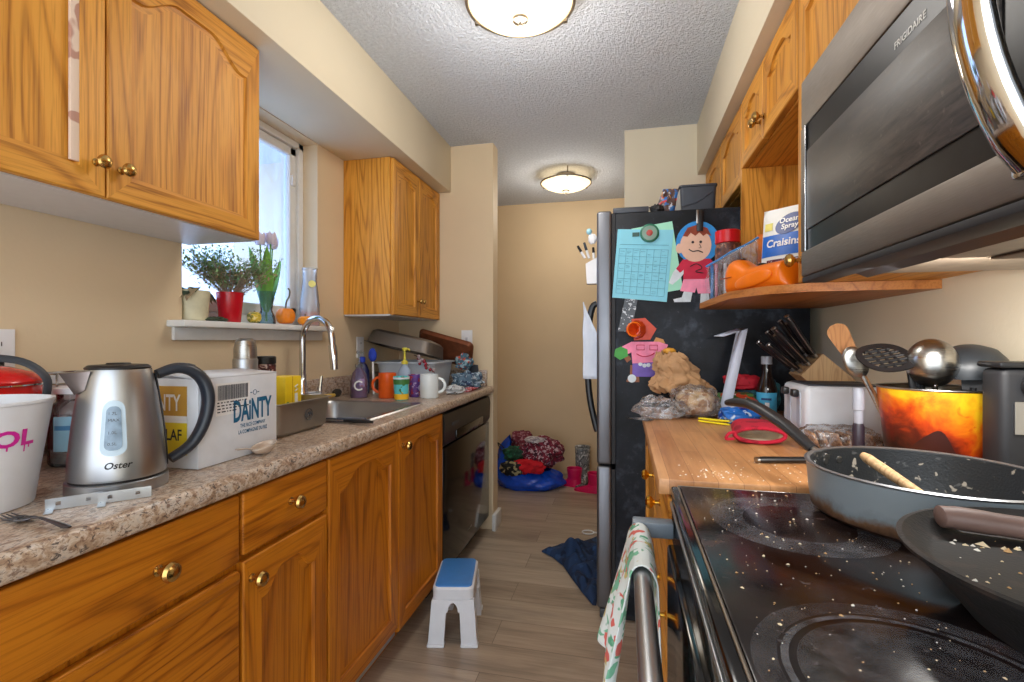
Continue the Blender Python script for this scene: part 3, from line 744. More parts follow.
# kettle
kx,ky=-.945,.748; kz=Zc
t=thing('electric_kettle','brushed steel electric kettle with black handle and water gauge','kettle',(kx,ky,kz))
kn=64
kp=[(0,kz+.026),(.0755,kz+.026),(.076,kz+.03),(.0745,kz+.06),(.069,kz+.12),(.061,kz+.18),(.054,kz+.215),(.050,kz+.226)]
MB().lathe(kp,(kx,ky,0),kn,caps=False).build('body',m_steelr,t)
MB().lathe([(0,kz),(.079,kz),(.079,kz+.02),(.077,kz+.0215),(0,kz+.0215)],(kx,ky,0),kn).build('base_plate',m_steelr,t)
MB().lathe([(.0735,kz+.0215),(.0735,kz+.0262)],(kx,ky,0),kn,caps=False).build('base_gap',m_black,t)
MB().lathe([(.0508,kz+.2262),(.0512,kz+.229),(.046,kz+.2335),(.02,kz+.235),(.018,kz+.2375),(0,kz+.238)],(kx,ky,0),40).build('lid',m_black,t)
hd_=V((.42,.907,0)).normalized(); ux=V((0,0,1))
def kpnt(r,z): return V((kx,ky,kz))+hd_*r+V((0,0,z))
hpts=spline([kpnt(.062,.212),kpnt(.095,.223),kpnt(.125,.216),kpnt(.148,.19),kpnt(.156,.15),kpnt(.146,.10),kpnt(.122,.06),kpnt(.085,.037)],5)
hb=MB(); hb.tube(hpts,[.0135+.004*math.sin(PI*i/(len(hpts)-1)) for i in range(len(hpts))],14,flat=.72)
m_hand=mat('blue-black plastic',(38,44,54),.38,var=.06)
hb.build('handle',m_hand,t)
sp_=MB(); side=hd_.cross(V((0,0,1)))
for zz in (0,): 
    prof=[(.030,.062),(.048,.066),(.058,.1),(.060,.16),(.052,.215)]
spv=[]
pz=[.03,.06,.10,.15,.19,.215]; rr_=[.0765,.0752,.0722,.0662,.0605,.0562]
sp_.grid(lambda u,v:(lambda k,a:V((kx,ky,kz+k[0]))+(hd_*math.cos(a)+side*math.sin(a))*(k[1]+.0035*(1-abs(2*u-1)**4)))((pz[round(v*5)],rr_[round(v*5)]),(-.22+.44*u)),9,6)
sp_.build('handle_spine',m_hand,t)
# spout: a V shaped lip opposite the handle
so=MB(); dd_=-hd_
def spt(r,z,w): return V((kx,ky,kz))+dd_*r+side*w+V((0,0,z))
so.add([spt(.047,.224,-.026),spt(.078,.221,-.009),spt(.086,.2215,0),spt(.078,.221,.009),spt(.047,.224,.026),spt(.055,.19,-.024),spt(.0635,.183,-.008),spt(.0645,.181,0),spt(.0635,.183,.008),spt(.055,.19,.024)],
   [[0,1,6,5],[1,2,7,6],[2,3,8,7],[3,4,9,8],[0,1,2,3,4]])
so.build('spout',steel('spout steel',(140,128,124),.35),t,recalc=False)
# gauge on the side facing the room
ga=math.atan2(-ky,-kx)-.10
def krad(z):
    for (r0,z0_),(r1,z1_) in zip(kp[2:],kp[3:]):
        if z0_<=kz+z<=z1_: return r0+(r1-r0)*(kz+z-z0_)/(z1_-z0_)
    return .05
def kw(x,z,o=.001):
    r=krad(z); a=ga+x/r; return V((kx+(r+o)*math.cos(a),ky+(r+o)*math.sin(a),kz+z))
def rr2(w,h,r,cz,n=6):
    out=[]
    for cx_,cz_,a in ((w/2-r,h/2-r,0),(-w/2+r,h/2-r,90),(-w/2+r,-h/2+r,180),(w/2-r,-h/2+r,270)):
        for i in range(n): b_=(a+90*i/(n-1))*PI/180; out.append((cx_+r*math.cos(b_),cz+cz_+r*math.sin(b_)))
    return out
def kpanel(w,h,r,cz,o,o2,taper=.75):
    ps=rr2(w,h,r,cz); f=lambda p:(p[0]*(1-(1-taper)*((p[1]-cz)/h+.5)),p[1])
    ps=[f(p) for p in ps]; n=len(ps)
    ring2=[[ (p[0]*k,cz+(p[1]-cz)*k) for p in ps] for k in (1,.66,.33)]
    vs=[kw(*p,0) for p in ps]+[kw(*p,o) for l in ring2 for p in l]+[kw(0,cz,o)]
    fs=[[i,(i+1)%n,n+(i+1)%n,n+i] for i in range(n)]
    for k in (1,2): fs+=[[k*n+i,k*n+(i+1)%n,(k+1)*n+(i+1)%n,(k+1)*n+i] for i in range(n)]
    fs+=[[3*n+i,3*n+(i+1)%n,4*n] for i in range(n)]
    return vs,fs
gm=MB(); vs,fs=kpanel(.040,.098,.016,.122,.0022,0); gm.add(vs,fs); gw=gm.build('water_gauge',mat('pale gauge plastic',(186,206,220),.25,var=.06),t)
gm=MB(); vs,fs=kpanel(.026,.078,.010,.122,.0034,0); gm.add(vs,fs); gm.build('gauge_window',mat('grey gauge window',(128,150,170),.15,var=.25,vs=60),gw)
mb=MB()
for zz,s_ in ((.146,'1.7L'),(.134,'MAX'),(.112,'1.0L'),(.092,'0.5L')): mb.text(s_,.0075,(0,0,0),(1,0,0),(0,0,1),warp=lambda x,y,zz=zz:kw(x-.008,zz+y,.0038))
mb.build('gauge_marks',m_char,gw,recalc=False)
mb=MB(); mb.text('Oster',.0165,(0,0,0),(1,0,0),(0,0,1),align='CENTER',bold=.0004,warp=lambda x,y:kw(x+.006+y*.25,.050+y,.0008)); mb.build('lettering',m_black,t,recalc=False)
# steel brackets and fork
m_zinc=steel('zinc plate',(190,196,204),.3,(30,30,30))
def bracket(x0,y0,x1,y1,label):
    d=V((x1-x0,y1-y0,0)); L=d.length; d.normalize(); n=V((-d.y,d.x,0)); o=V((x0,y0,Zc))
    mb=MB(); z_=[0,.019]
    def q(a,b,c): return o+d*a+n*b+V((0,0,c))
    # tall strip with two screw holes, standing on edge
    K=14; outer=[(0,0),(L,0),(L,.019),(0,.019)]
    holes=[L*.22,L*.74]
    segs=[0,L*.22-.0032,L*.22+.0032,L*.74-.0032,L*.74+.0032,L]
    for i in range(5):
        a,b=segs[i],segs[i+1]
        if i in (1,3):
            mb.add([q(x,y,z) for y in (0,.0016) for x,z in ((a,0),(b,0),(b,.0068),(a,.0068))],[[0,1,2,3],[7,6,5,4],[0,4,5,1],[3,2,6,7]])
            mb.add([q(x,y,z) for y in (0,.0016) for x,z in ((a,.0128),(b,.0128),(b,.019),(a,.019))],[[0,1,2,3],[7,6,5,4],[0,4,5,1],[3,2,6,7]])
        else:
            mb.add([q(x,y,z) for y in (0,.0016) for x,z in ((a,0),(b,0),(b,.019),(a,.019))],[[0,1,2,3],[7,6,5,4],[0,4,5,1],[1,5,6,2],[2,6,7,3],[3,7,4,0]])
    # foot tab bent towards the room
    mb.add([q(a,b,c) for c in (0,.0014) for a,b in ((0,-.022),(.011,-.022),(.011,0),(0,0))],[[0,1,2,3],[7,6,5,4],[0,4,5,1],[1,5,6,2],[3,7,4,0]])
    tag(mb.build('steel_bracket',m_zinc,recalc=False,sharp=20),label,'bracket')
bracket(-.925,.612,-.878,.668,'zinc steel bracket lying nearest the fork on the worktop')
bracket(-.876,.658,-.828,.714,'zinc steel bracket lying in front of the kettle base')
m_fork=steel('dull fork steel',(104,102,106),.3,(1,1,1))
t=thing('fork','stainless dinner fork lying on the worktop by the white cup','fork',(-.88,.57,Zc))
fd=V((.134,-.014,0)).normalized(); fn_=V((-fd.y,fd.x,0)); fo=V((-.955,.576,Zc))
def fk(a,b,z): return fo+fd*a+fn_*b+V((0,0,z))
mb=MB(); mb.tube([fk(.072,0,.008),fk(.09,0,.0105),(fk(.12,0,.0075)),fk(.15,0,.004),fk(.158,0,.004)],[.005,.003,.0042,.0058,.003],10,flat=.4).build('handle',m_fork,t)
mb=MB(); mb.add([fk(.04,-.011,.0035),fk(.04,.011,.0035),fk(.058,.012,.004),fk(.074,.005,.0085),fk(.074,-.005,.0085),fk(.058,-.012,.004)],[[0,1,2,3,4,5]])
mb.build('neck',m_fork,t,solid=.0016,recalc=False)
for k in range(4):
    b_=-.0095+k*.0063; MB().tube([fk(.042,b_,.0035),fk(.02,b_,.002),fk(.0,b_*.9,.0045)],[.0017,.0016,.0008],6).build('tine',m_fork,t)
# the white box
m_card=mat('white cardboard',(216,220,228),.6,var=.04)
m_teal=mat('blue ink',(20,96,136),.5)
BX0,BX1,BY0,BY1,BZ=-1.125,-.898,.882,1.128,.200
def box_thing():
    t=thing('cardboard_box','white cardboard rice carton with blue lettering standing beside the kettle','box',((BX0+BX1)/2,(BY0+BY1)/2,Zc))
    MB().box(BX0,BX1,BY0,BY1,Zc,Zc+BZ-.004,.002).build('carton',m_card,t)
    z=Zc+BZ
    mb=MB(); mb.box(BX0,BX0+.112,BY0,BY1,z-.0035,z-.0015).build('flap',m_card,t)
    mb=MB(); mb.add([(BX1,BY0,z-.0035),(BX1,BY1,z-.0035),(BX1-.112,BY1,z+.004),(BX1-.112,BY0,z+.006)],[[0,1,2,3]]).build('flap',m_card,t,solid=.003,recalc=False)
    x=BX1+.0012
    mb=MB(); mb.text('DAiNTY',.070,(x,BY0+.096,Zc+.088),(0,1,0),(0,0,1),bold=.0022,sx=.50)
    mb.text('THE RICE COMPANY',.0125,(x,BY0+.118,Zc+.071),(0,1,0),(0,0,1),bold=.0002,sx=.72); mb.text('LA COMPAGNIE DU RIZ',.0125,(x,BY0+.112,Zc+.056),(0,1,0),(0,0,1),bold=.0002,sx=.72)
    cxy=V((x,BY0+.166,Zc+.152))
    mb.tube([cxy+V((0,.006*math.cos(2*PI*k/16),.006*math.sin(2*PI*k/16))) for k in range(16)],.0006,4,closed=True)
    for s_ in (-1,1): mb.box(x-.0004,x+.0002,BY0+.166+s_*.012-.0025,BY0+.166+s_*.012+.0025,Zc+.151,Zc+.153)
    mb.build('printing',m_teal,t,recalc=False)
    mb=MB(); random.seed(11); q=BY0+.052
    mb.add([(x-.0006,BY0+.046,Zc+.108),(x-.0006,BY0+.150,Zc+.108),(x-.0006,BY0+.150,Zc+.182),(x-.0006,BY0+.046,Zc+.182)],[[0,1,2,3]],mi=1)
    while q<BY0+.143:
        w_=random.choice([.0008,.0012,.002]); mb.add([(x,q,Zc+.143),(x,q+w_,Zc+.143),(x,q+w_,Zc+.177),(x,q,Zc+.177)],[[0,1,2,3]]); q+=w_+random.choice([.0009,.0014])
    for r_ in range(4):
        q=BY0+.05
        while q<BY0+.14-(r_%2)*.03:
            w_=random.uniform(.003,.012); zz=Zc+.136-.007*r_; mb.add([(x,q,zz),(x,q+w_,zz),(x,q+w_,zz+.0028),(x,q,zz+.0028)],[[0,1,2,3]]); q+=w_+.004
    mb.build('shipping_label',[m_bar,m_white2],t,recalc=False)
    # end label: gold and yellow
    y=BY0-.0012; m_gold2=mat('ochre print',(196,150,60),.5,var=.06); m_yel=mat('yellow print',(232,206,44),.5,var=.04)
    mb=MB(); a0_,a1_=BX0+.03,BX1-.028
    mb.add([(a0_,y,Zc+.115),(a1_,y,Zc+.115),(a1_,y,Zc+.18),(a0_,y,Zc+.18)],[[0,1,2,3]],0)
    mb.add([(a0_,y,Zc+.03),(a1_,y,Zc+.03),(a1_,y,Zc+.10),(a0_,y,Zc+.10)],[[0,1,2,3]],1)
    mb.add([(a0_,y,Zc+.10),(a1_,y,Zc+.10),(a1_,y,Zc+.115),(a0_,y,Zc+.115)],[[0,1,2,3]],2)
    mb.text('DAiNTY',.05,(a1_-.130,y-.0006,Zc+.127),(1,0,0),(0,0,1),2,bold=.001,sx=.62)
    mb.text('PILAF',.034,(a1_-.078,y-.0006,Zc+.062),(1,0,0),(0,0,1),3,bold=.0006,sx=.8)
    mb.build('end_label',[m_gold2,m_yel,m_white2,m_black],t,recalc=False)
box_thing()
t=thing('spoon','silvery beige spoon lying at the worktop edge before the white box','spoon',(-.872,1.04,Zc))
mb=MB(); mb.grid(lambda u,v:V((-.868+.022*math.sin(v*PI/2)*math.cos(2*PI*u),1.045+.036*math.sin(v*PI/2)*math.sin(2*PI*u),Zc+.0015+.022*(1-math.cos(v*PI/2))*(1+.25*math.sin(2*PI*u)))),28,9,cu=True)
mb.build('bowl',mat('beige spoon',(196,178,162),.3,.3),t,recalc=False,solid=.002)
MB().tube([(-.870,1.011,Zc+.018),(-.874,.995,Zc+.023),(-.880,.97,Zc+.026)],[.005,.004,.006],10,flat=.4).build('handle',mat('beige spoon',(196,178,162)),t)
# bottles behind the box
t=thing('thermos_flask','bullet-shaped steel thermos flask behind the white box','flask',(-1.20,1.36,Zc))
MB().lathe([(0,Zc),(.036,Zc),(.037,Zc+.005),(.037,Zc+.218),(.0355,Zc+.222)],(-1.20,1.36,0),32).build('body',m_steelr,t)
MB().lathe([(.0345,Zc+.2225),(.034,Zc+.255),(.029,Zc+.28),(.02,Zc+.288),(0,Zc+.289)],(-1.20,1.36,0),32).build('cup_lid',m_steel,t)
t=thing('jam_jar','dark jar with a maroon label and black lid right of the thermos','jar',(-1.225,1.475,Zc))
MB().lathe([(0,Zc),(.036,Zc),(.038,Zc+.005),(.038,Zc+.195),(.034,Zc+.2)],(-1.225,1.475,0),28).build('body',blotch('maroon label',(96,44,44),[(196,170,160),(60,22,26)],55,.4),t)
MB().lathe([(.0385,Zc+.2),(.0385,Zc+.222),(.035,Zc+.226),(0,Zc+.2265)],(-1.225,1.475,0),28).build('lid',m_black,t)
o=MB().lathe([(0,Zc),(.05,Zc),(.06,Zc+.02),(.066,Zc+.15),(.064,Zc+.155),(.05,Zc+.172),(.02,Zc+.182),(.012,Zc+.184),(.01,Zc+.192),(.016,Zc+.2),(.017,Zc+.208),(0,Zc+.214)],(-1.255,1.20,0),32).build('lidded_canister',m_char); tag(o,'dark lidded canister showing its round knob above the white box','canister')
# steel pan with flange
PX0,PX1,PY0,PY1=-1.15,-.945,1.19,1.462
t=thing('steel_pan','rectangular stained steel catering pan with flanged rim between white box and sink','pan',((PX0+PX1)/2,(PY0+PY1)/2,Zc))
mb=MB(); hh=.098
loft(mb,[rrect(PX0+.022,PX1-.022,PY0+.022,PY1-.022,.02,Zc),rrect(PX0+.012,PX1-.012,PY0+.012,PY1-.012,.025,Zc+.01),rrect(PX0+.004,PX1-.004,PY0+.004,PY1-.004,.025,Zc+hh-.004),rrect(PX0-.004,PX1+.004,PY0-.004,PY1+.004,.028,Zc+hh-.002),rrect(PX0-.004,PX1+.004,PY0-.004,PY1+.004,.028,Zc+hh),rrect(PX0+.007,PX1-.007,PY0+.007,PY1-.007,.024,Zc+hh),rrect(PX0+.015,PX1-.015,PY0+.015,PY1-.015,.022,Zc+.012),rrect(PX0+.024,PX1-.024,PY0+.024,PY1-.024,.018,Zc+.004)],cap0=True,cap1=True)
mb.build('body',m_dullsteel,t,recalc=False)
mb=MB(); c_=V((PX1-.0062,PY0+.150,Zc+.052))
mb.tube([c_+V((0,.017*math.cos(2*PI*k/24),.017*math.sin(2*PI*k/24))) for k in range(24)],.0012,5,closed=True)
mb.tube([c_+V((.001,-.010,-.006)),c_+V((.001,-.004,.007)),c_+V((.001,.001,-.004)),c_+V((.001,.006,.008)),c_+V((.001,.011,-.002))],.0016,5); mb.build('stamp',m_char,t,recalc=False)
# yellow carton in the pan
m_yc=mat('yellow carton',(236,200,26),.45,var=.05)
t=thing('yellow_carton','yellow juice carton with white lettering standing in the steel pan','carton',(-1.075,1.385,Zc+.0052))
z=Zc+.0052; X0,X1,Y0,Y1=-1.112,-1.040,1.345,1.425; HH=.160
MB().box(X0,X1,Y0,Y1,z,z+HH,.003).build('body',m_yc,t)
mb=MB(); mb.box(X1,X1+.0006,Y0+.046,Y0+.060,z+.03,z+.105,mi=0).tube([(X1+.0006,Y0+.046,z+.112),(X1+.0006,Y0+.060,z+.118),(X1+.0006,Y0+.046,z+.126),(X1+.0006,Y0+.060,z+.132)],.0022,4,mi=0); mb.box(X1,X1+.0006,Y0+.034,Y0+.0365,z,z+HH,mi=1)
mb.blob((X1-.001,Y0+.012,z+.07),(.002,.014,.012),.3,3,2,10,mi=2); mb.build('printing',[m_white2,mat('ochre line',(200,150,20),.5),mat('leaf green',(40,130,60),.5)],t,recalc=False)
# knife on the sink front ledge
t=thing('carving_knife','black-handled knife lying on the worktop in front of the sink','knife',(-.9,1.5,CT+.001))
z=CT+.001
mb=MB().tube([(-.925,1.497,z+.009),(-.90,1.494,z+.010),(-.84,1.488,z+.010),(-.815,1.484,z+.009)],[.009,.011,.010,.006],12,flat=.7); mb.build('handle',m_black,t)
MB().tube([(-.926,1.497,z+.009),(-1.0,1.506,z+.006),(-1.04,1.511,z+.003)],[.009,.009,.002],8,flat=.12).build('blade',m_steel,t)
t=thing('scraper','slate grey plastic scraper lying between the knife and the sink rim','scraper',(-.93,1.52,z))
MB().box(-1.06,-.97,1.515,1.527,z,z+.012,.003).build('blade',m_char,t); MB().box(-.969,-.86,1.5135,1.5285,z,z+.016,.004).build('handle',mat('slate plastic',(84,90,104),.4),t)
# purple dish soap
def pump_bottle(label,x,y,r,h,top,m_body,m_pump,liquid=None,name='soap_bottle',lab_=None,z=Zc,sx=1,sy=.7):
    t=thing(name,label,'bottle',(x,y,z))
    MB().lathe([(0,z),(r*.95,z),(r,z+.006),(r,z+h*.55),(r*.8,z+h*.8),(r*.4,z+h*.96),(r*.38,z+h)],(x,y,0),28,sx=sx,sy=sy).build('body',m_body,t)
    if liquid: MB().lathe([(0,z+.003),(r*.9,z+.003),(r*.94,z+.008),(r*.94,z+h*.35),(0,z+h*.351)],(x,y,0),28,sx=sx,sy=sy).build('liquid',liquid,t)
    p=MB(); p.lathe([(r*.42,z+h),(r*.42,z+h+.016),(.006,z+h+.02),(.005,z+top-.016)],(x,y,0),16).lathe([(.012,z+top-.016),(.014,z+top-.006),(.010,z+top)],(x,y,0),14)
    p.tube([(x,y,z+top-.008),(x+.028,y-.012,z+top-.008),(x+.034,y-.014,z+top-.016)],[.006,.005,.004],8); p.build('pump',m_pump,t)
    if lab_: 
        mb=MB(); lab_(mb,t)
    return t
m_purple=mat('purple soap',(112,36,110),.15,var=.06)
def lab_c(mb,t):
    x,y=-1.275,2.19
    a=math.atan2(-y,-x); pts=[]
    for k in range(13):
        w=.8+k*(2*PI-1.6)/12; pts.append(V((x,y,Zc+.062))+V((math.cos(a+PI/2),math.sin(a+PI/2),0))*.021*math.cos(w)+V((0,0,.021*math.sin(w)))+V((math.cos(a),math.sin(a),0))*.040)
    mb.tube(pts,.004,6); mb.build('printing',m_white2,t)
pump_bottle('clear pump bottle of purple dish soap with a white letter C by the sink',-1.275,2.19,.044,.148,.232,clear('lilac clear plastic',(222,204,236),.14),m_clear,m_purple,lab_=lab_c,sy=.8)
o=thing('scrub_brush','yellow-handled scrub brush lying behind the sink beside purple soap','brush',(-1.345,2.02,CT+.0075)); z=CT+.0078
MB().tube([(-1.37,1.96,z+.012),(-1.365,2.06,z+.012),(-1.36,2.11,z+.012)],[.008,.011,.008],10).build('handle',mat('yellow wood',(214,180,80),.5),o)
MB().blob((-1.362,2.135,z+.02),(.02,.026,.02),.15,8,3,16).build('bristles',mat('dark bristles',(50,42,36),.9),o)
t=thing('cleaner_bottle','navy cleaner bottle with a white and red label beside the tub','bottle',(-1.36,2.37,Zc))
MB().lathe([(0,Zc),(.036,Zc),(.038,Zc+.006),(.038,Zc+.12),(.026,Zc+.15),(.014,Zc+.165)],(-1.36,2.37,0),28,sy=.8).build('body',mat('navy plastic',(30,36,92),.3),t)
MB().lathe([(.015,Zc+.166),(.016,Zc+.19),(.01,Zc+.195),(0,Zc+.196)],(-1.36,2.37,0),18).build('cap',mat('royal blue cap',(36,70,200),.35),t)
mb=MB(); lab(mb,-1.36,2.37,.0387,Zc+.03,Zc+.08,-.5,.5,0,8,a=math.atan2(-2.37*.8,1.36)); lab(mb,-1.36,2.37,.039,Zc+.03,Zc+.045,-.5,.0,1,6,a=math.atan2(-2.37*.8,1.36)); mb.build('label',[m_white2,m_red],t,recalc=False)
o=thing('bottle_brush','blue-headed bottle brush standing behind the orange mug','brush',(-1.29,2.34,Zc))
MB().tube([(-1.28,2.345,Zc),(-1.285,2.345,Zc+.17)],.006,8).build('handle',m_white2,o); MB().blob((-1.287,2.345,Zc+.205),(.022,.018,.036),.12,8,5,16).build('head',mat('blue bristles',(40,70,190),.8),o)
# mugs and cups
def mug(name,label,cat,x,y,r,h,m,ha,m_in=None,handle=True,taper=0,prints=None):
    t=thing(name,label,cat,(x,y,Zc))
    r0=r-taper
    MB().lathe([(0,Zc),(r0*.95,Zc),(r0,Zc+.004),(r,Zc+h-.003),(r,Zc+h),(r-.004,Zc+h),(r0-.004,Zc+.008),(0,Zc+.007)],(x,y,0),36).build('body',m,t)
    if handle:
        d=V((math.cos(ha),math.sin(ha),0)); c=V((x,y,Zc+h*.52))+d*(r-.004)
        MB().tube(arc(c,h*.30,-PI/2,PI/2,14,d,V((0,0,1))),.0055,10,flat=1.3).build('handle',m,t)
    if prints: prints(t)
    return t
mug('mug','bright orange mug beside the sink, handle to the left','mug',-1.135,2.215,.043,.122,mat('orange glaze',(226,92,22),.3,var=.06),PI+.15)
m_pcup=blotch('patterned paper cup',(96,206,214),[(60,120,60),(232,190,50)],26,.5,.56)
def bands(t):
    mb=MB(); r=.0387
    for z0_,z1_,mi in ((.004,.03,0),(.075,.098,1),(.1,.108,2)): mb.lathe([(r-.006*(1-z0_/.11)+.0005,Zc+z0_),(r-.006*(1-z1_/.11)+.0005,Zc+z1_)],(-1.03,2.15,0),36,caps=False,mi=mi)
    mb.build('printed_bands',[mat('yellow band',(236,186,40),.5),mat('green band',(64,120,56),.5),m_white2],t,recalc=False)
mug('paper_cup','teal patterned cup with yellow foot in front of the orange mug','cup',-1.03,2.15,.038,.112,m_pcup,0,handle=False,taper=.006,prints=bands)
mug('tumbler','purple patterned tumbler between teal cup and white mug','tumbler',-1.02,2.285,.033,.112,blotch('purple print',(96,60,140),[(200,190,220),(170,60,70)],40,.4),0,handle=False,taper=.004)
mug('mug','white mug with a round handle at the right end of the cups','mug',-.935,2.262,.046,.116,mat('white glaze',(224,232,234),.2,var=.02),.25)
# washing-up tub with things
TX0,TX1,TY0,TY1=-1.345,-.985,2.445,2.80; th=.165
t=thing('washing_up_tub','pale grey plastic washing-up tub under the roasting pan','tub',((TX0+TX1)/2,(TY0+TY1)/2,Zc))
mb=MB(); loft(mb,[rrect(TX0+.03,TX1-.03,TY0+.03,TY1-.03,.04,Zc),rrect(TX0+.008,TX1-.008,TY0+.008,TY1-.008,.05,Zc+th-.01),rrect(TX0-.006,TX1+.006,TY0-.006,TY1+.006,.055,Zc+th-.008),rrect(TX0-.006,TX1+.006,TY0-.006,TY1+.006,.055,Zc+th),rrect(TX0+.012,TX1-.012,TY0+.012,TY1-.012,.05,Zc+th),rrect(TX0+.034,TX1-.034,TY0+.034,TY1-.034,.04,Zc+.004)],cap0=True,cap1=True)
mb.build('tub_body',mat('grey-white plastic',(186,194,202),.4,var=.03),t,recalc=False)
# roasting pan leaning upside down across the tub
R=Matrix.Translation((-1.215,2.60,Zc+.235))@Matrix.Rotation(.20,4,'Y')@Matrix.Rotation(-.16,4,'X')
t=thing('roasting_pan','large stained steel roasting pan turned upside down on the tub','pan',(-1.195,2.60,Zc+.17))
mb=MB(); mb.M=R; a,b_=.195,.14
loft(mb,[rrect(-a-.012,a+.012,-b_-.012,b_+.012,.05,-.012),rrect(-a,a,-b_,b_,.05,-.010),rrect(-a+.012,a-.012,-b_+.012,b_-.012,.05,.055),rrect(-a+.03,a-.03,-b_+.03,b_-.03,.045,.068)],cap1=True)
mb.build('pan_body',m_oldpan,t,recalc=False,solid=.002)
R2=Matrix.Translation((-1.06,2.80,Zc+.225))@Matrix.Rotation(.26,4,'Y')@Matrix.Rotation(-1.1,4,'X')
mb=MB(); mb.M=R2; a,b_=.16,.075
loft(mb,[rrect(-a,a,-b_,b_,.02,0),rrect(-a-.01,a+.01,-b_-.01,b_+.01,.025,.018),rrect(-a-.018,a+.018,-b_-.018,b_+.018,.03,.018)],cap0=True)
o=mb.build('baking_tray',mat('copper brown tray',(126,72,46),.45,.5,.2),recalc=False,solid=.002); tag(o,'copper brown baking tray leaning behind the roasting pan','tray')
pump_bottle('clear hand soap bottle with a yellow pump behind the orange mug',-1.105,2.345,.04,.16,.245,clear('pale blue clear plastic',(196,214,236),.6),mat('yellow pump',(220,206,70),.4),mat('pale soap',(206,216,236),.3))
random.seed(21); t=thing('berry_sprig','sprig of dark red berries hanging over the tub edge','sprig',(-1.02,2.425,Zc+.15)); mb=MB()
mb.tube(spline([(-1.09,2.426,Zc+.205),(-1.04,2.424,Zc+.18),(-.98,2.426,Zc+.12),(-.965,2.427,Zc+.085)],5),.002,6).build('stem',mat('dark stem',(80,40,44),.7),t)
for k in range(16):
    a=random.random(); p=V((-1.075+.10*a,2.418+random.uniform(-.008,.004),Zc+.20-.09*a+random.uniform(-.022,.022)))
    MB().blob(p,(.0085,.0085,.0085),.05,2,k,10).build('berry',mat('dark red berry',(140,24,44),.25) if k%3 else mat('silver berry',(176,160,166),.3),t)
# dish cloths at the far end
def cloth_heap(label,c,r,cols,seed,name='dish_cloth',group=None,scale=40,cat='cloth',amp=.55,zb=Zc,fr=2.6):
    mb=MB(); mb.blob(c,r,amp,fr,seed,40,zmin=zb)
    o=mb.build(name,blotch('cloth '+label[:24],cols[0],cols[1:],scale,.85,.55),sub=1); tag(o,label,cat,group); return o
cloth_heap('crumpled grey-blue dish cloth heaped at the far worktop corner',(-.905,2.775,Zc+.035),(.09,.105,.06),[(96,122,142),(190,204,214),(40,60,92)],3)
cloth_heap('white and dark striped cloth lying beside the white mug',(-.885,2.50,Zc+.014),(.045,.085,.026),[(200,204,208),(50,54,64)],8,scale=50)
cloth_heap('flat red dotted cloth at the worktop edge over the dishwasher',(-.85,2.64,Zc+.006),(.03,.12,.011),[(178,36,52),(230,200,204)],12,scale=70)
cloth_heap('teal and orange crumpled cloth on top of the grey-blue one',(-.93,2.80,Zc+.150),(.050,.06,.045),[(70,110,130),(206,80,40),(160,190,200)],17,zb=Zc+.106)
o=MB(); o.prism([(0,0),(.09,0),(.075,.13),(.02,.135)],lambda a,b,d:(-.955+a,2.90+d-b*.05,Zc+.0015+b),0,.014); o=o.build('scouring_pad',m_char); tag(o,'dark grey pad leaning on the end wall behind the cloths','pad')

# ------------------------------------------------------------------ window sill things
SZ=1.2435
m_cream=mat('cream planter glaze',(206,200,170),.5)
t=thing('planter','cream planter with a dried drooping plant at the left of the sill','planter',(-1.447,1.40,SZ))
MB().lathe([(0,SZ),(.04,SZ),(.044,SZ+.004),(.052,SZ+.1),(.052,SZ+.104),(.046,SZ+.104),(.04,SZ+.08),(0,SZ+.08)],(-1.447,1.40,0),32).build('pot',m_cream,t)
m_dry=mat('dried leaves',(150,132,104),.8,var=.3,vs=60)
m_dgreen=mat('dark leaves',(58,72,54),.7,var=.3,vs=60)
mb=MB()
def leaf(mb,p,d,L,w,curl=.3,mi=0,n=6):
    p=V(p);d=V(d).normalized();s_=d.cross(V((0,0,1)))
    if s_.length<.05: s_=V((1,0,0))
    s_.normalize(); u=s_.cross(d); vs=[]
    for i in range(n+1):
        q=i/n; c=p+d*L*q-V((0,0,1))*curl*L*q*q; ww=w*math.sin(PI*min(1,q*.92+.08))**.8
        vs+=[c-s_*ww+u*ww*.3,c,c+s_*ww+u*ww*.3]
    fs=[]
    for i in range(n):
        for k in (0,1): fs.append([i*3+k,i*3+k+1,i*3+k+4,i*3+k+3])
    mb.add(vs,fs,mi)
random.seed(4)
for k in range(16):
    a=random.random()*2*PI; leaf(mb,(-1.447+.02*math.cos(a),1.40+.02*math.sin(a),SZ+.10),(math.cos(a)*.5,math.sin(a),random.uniform(.2,1.0)),random.uniform(.05,.075),.017,.9,mi=k%2)
mb.build('foliage',[m_dry,m_dgreen],t,recalc=False)
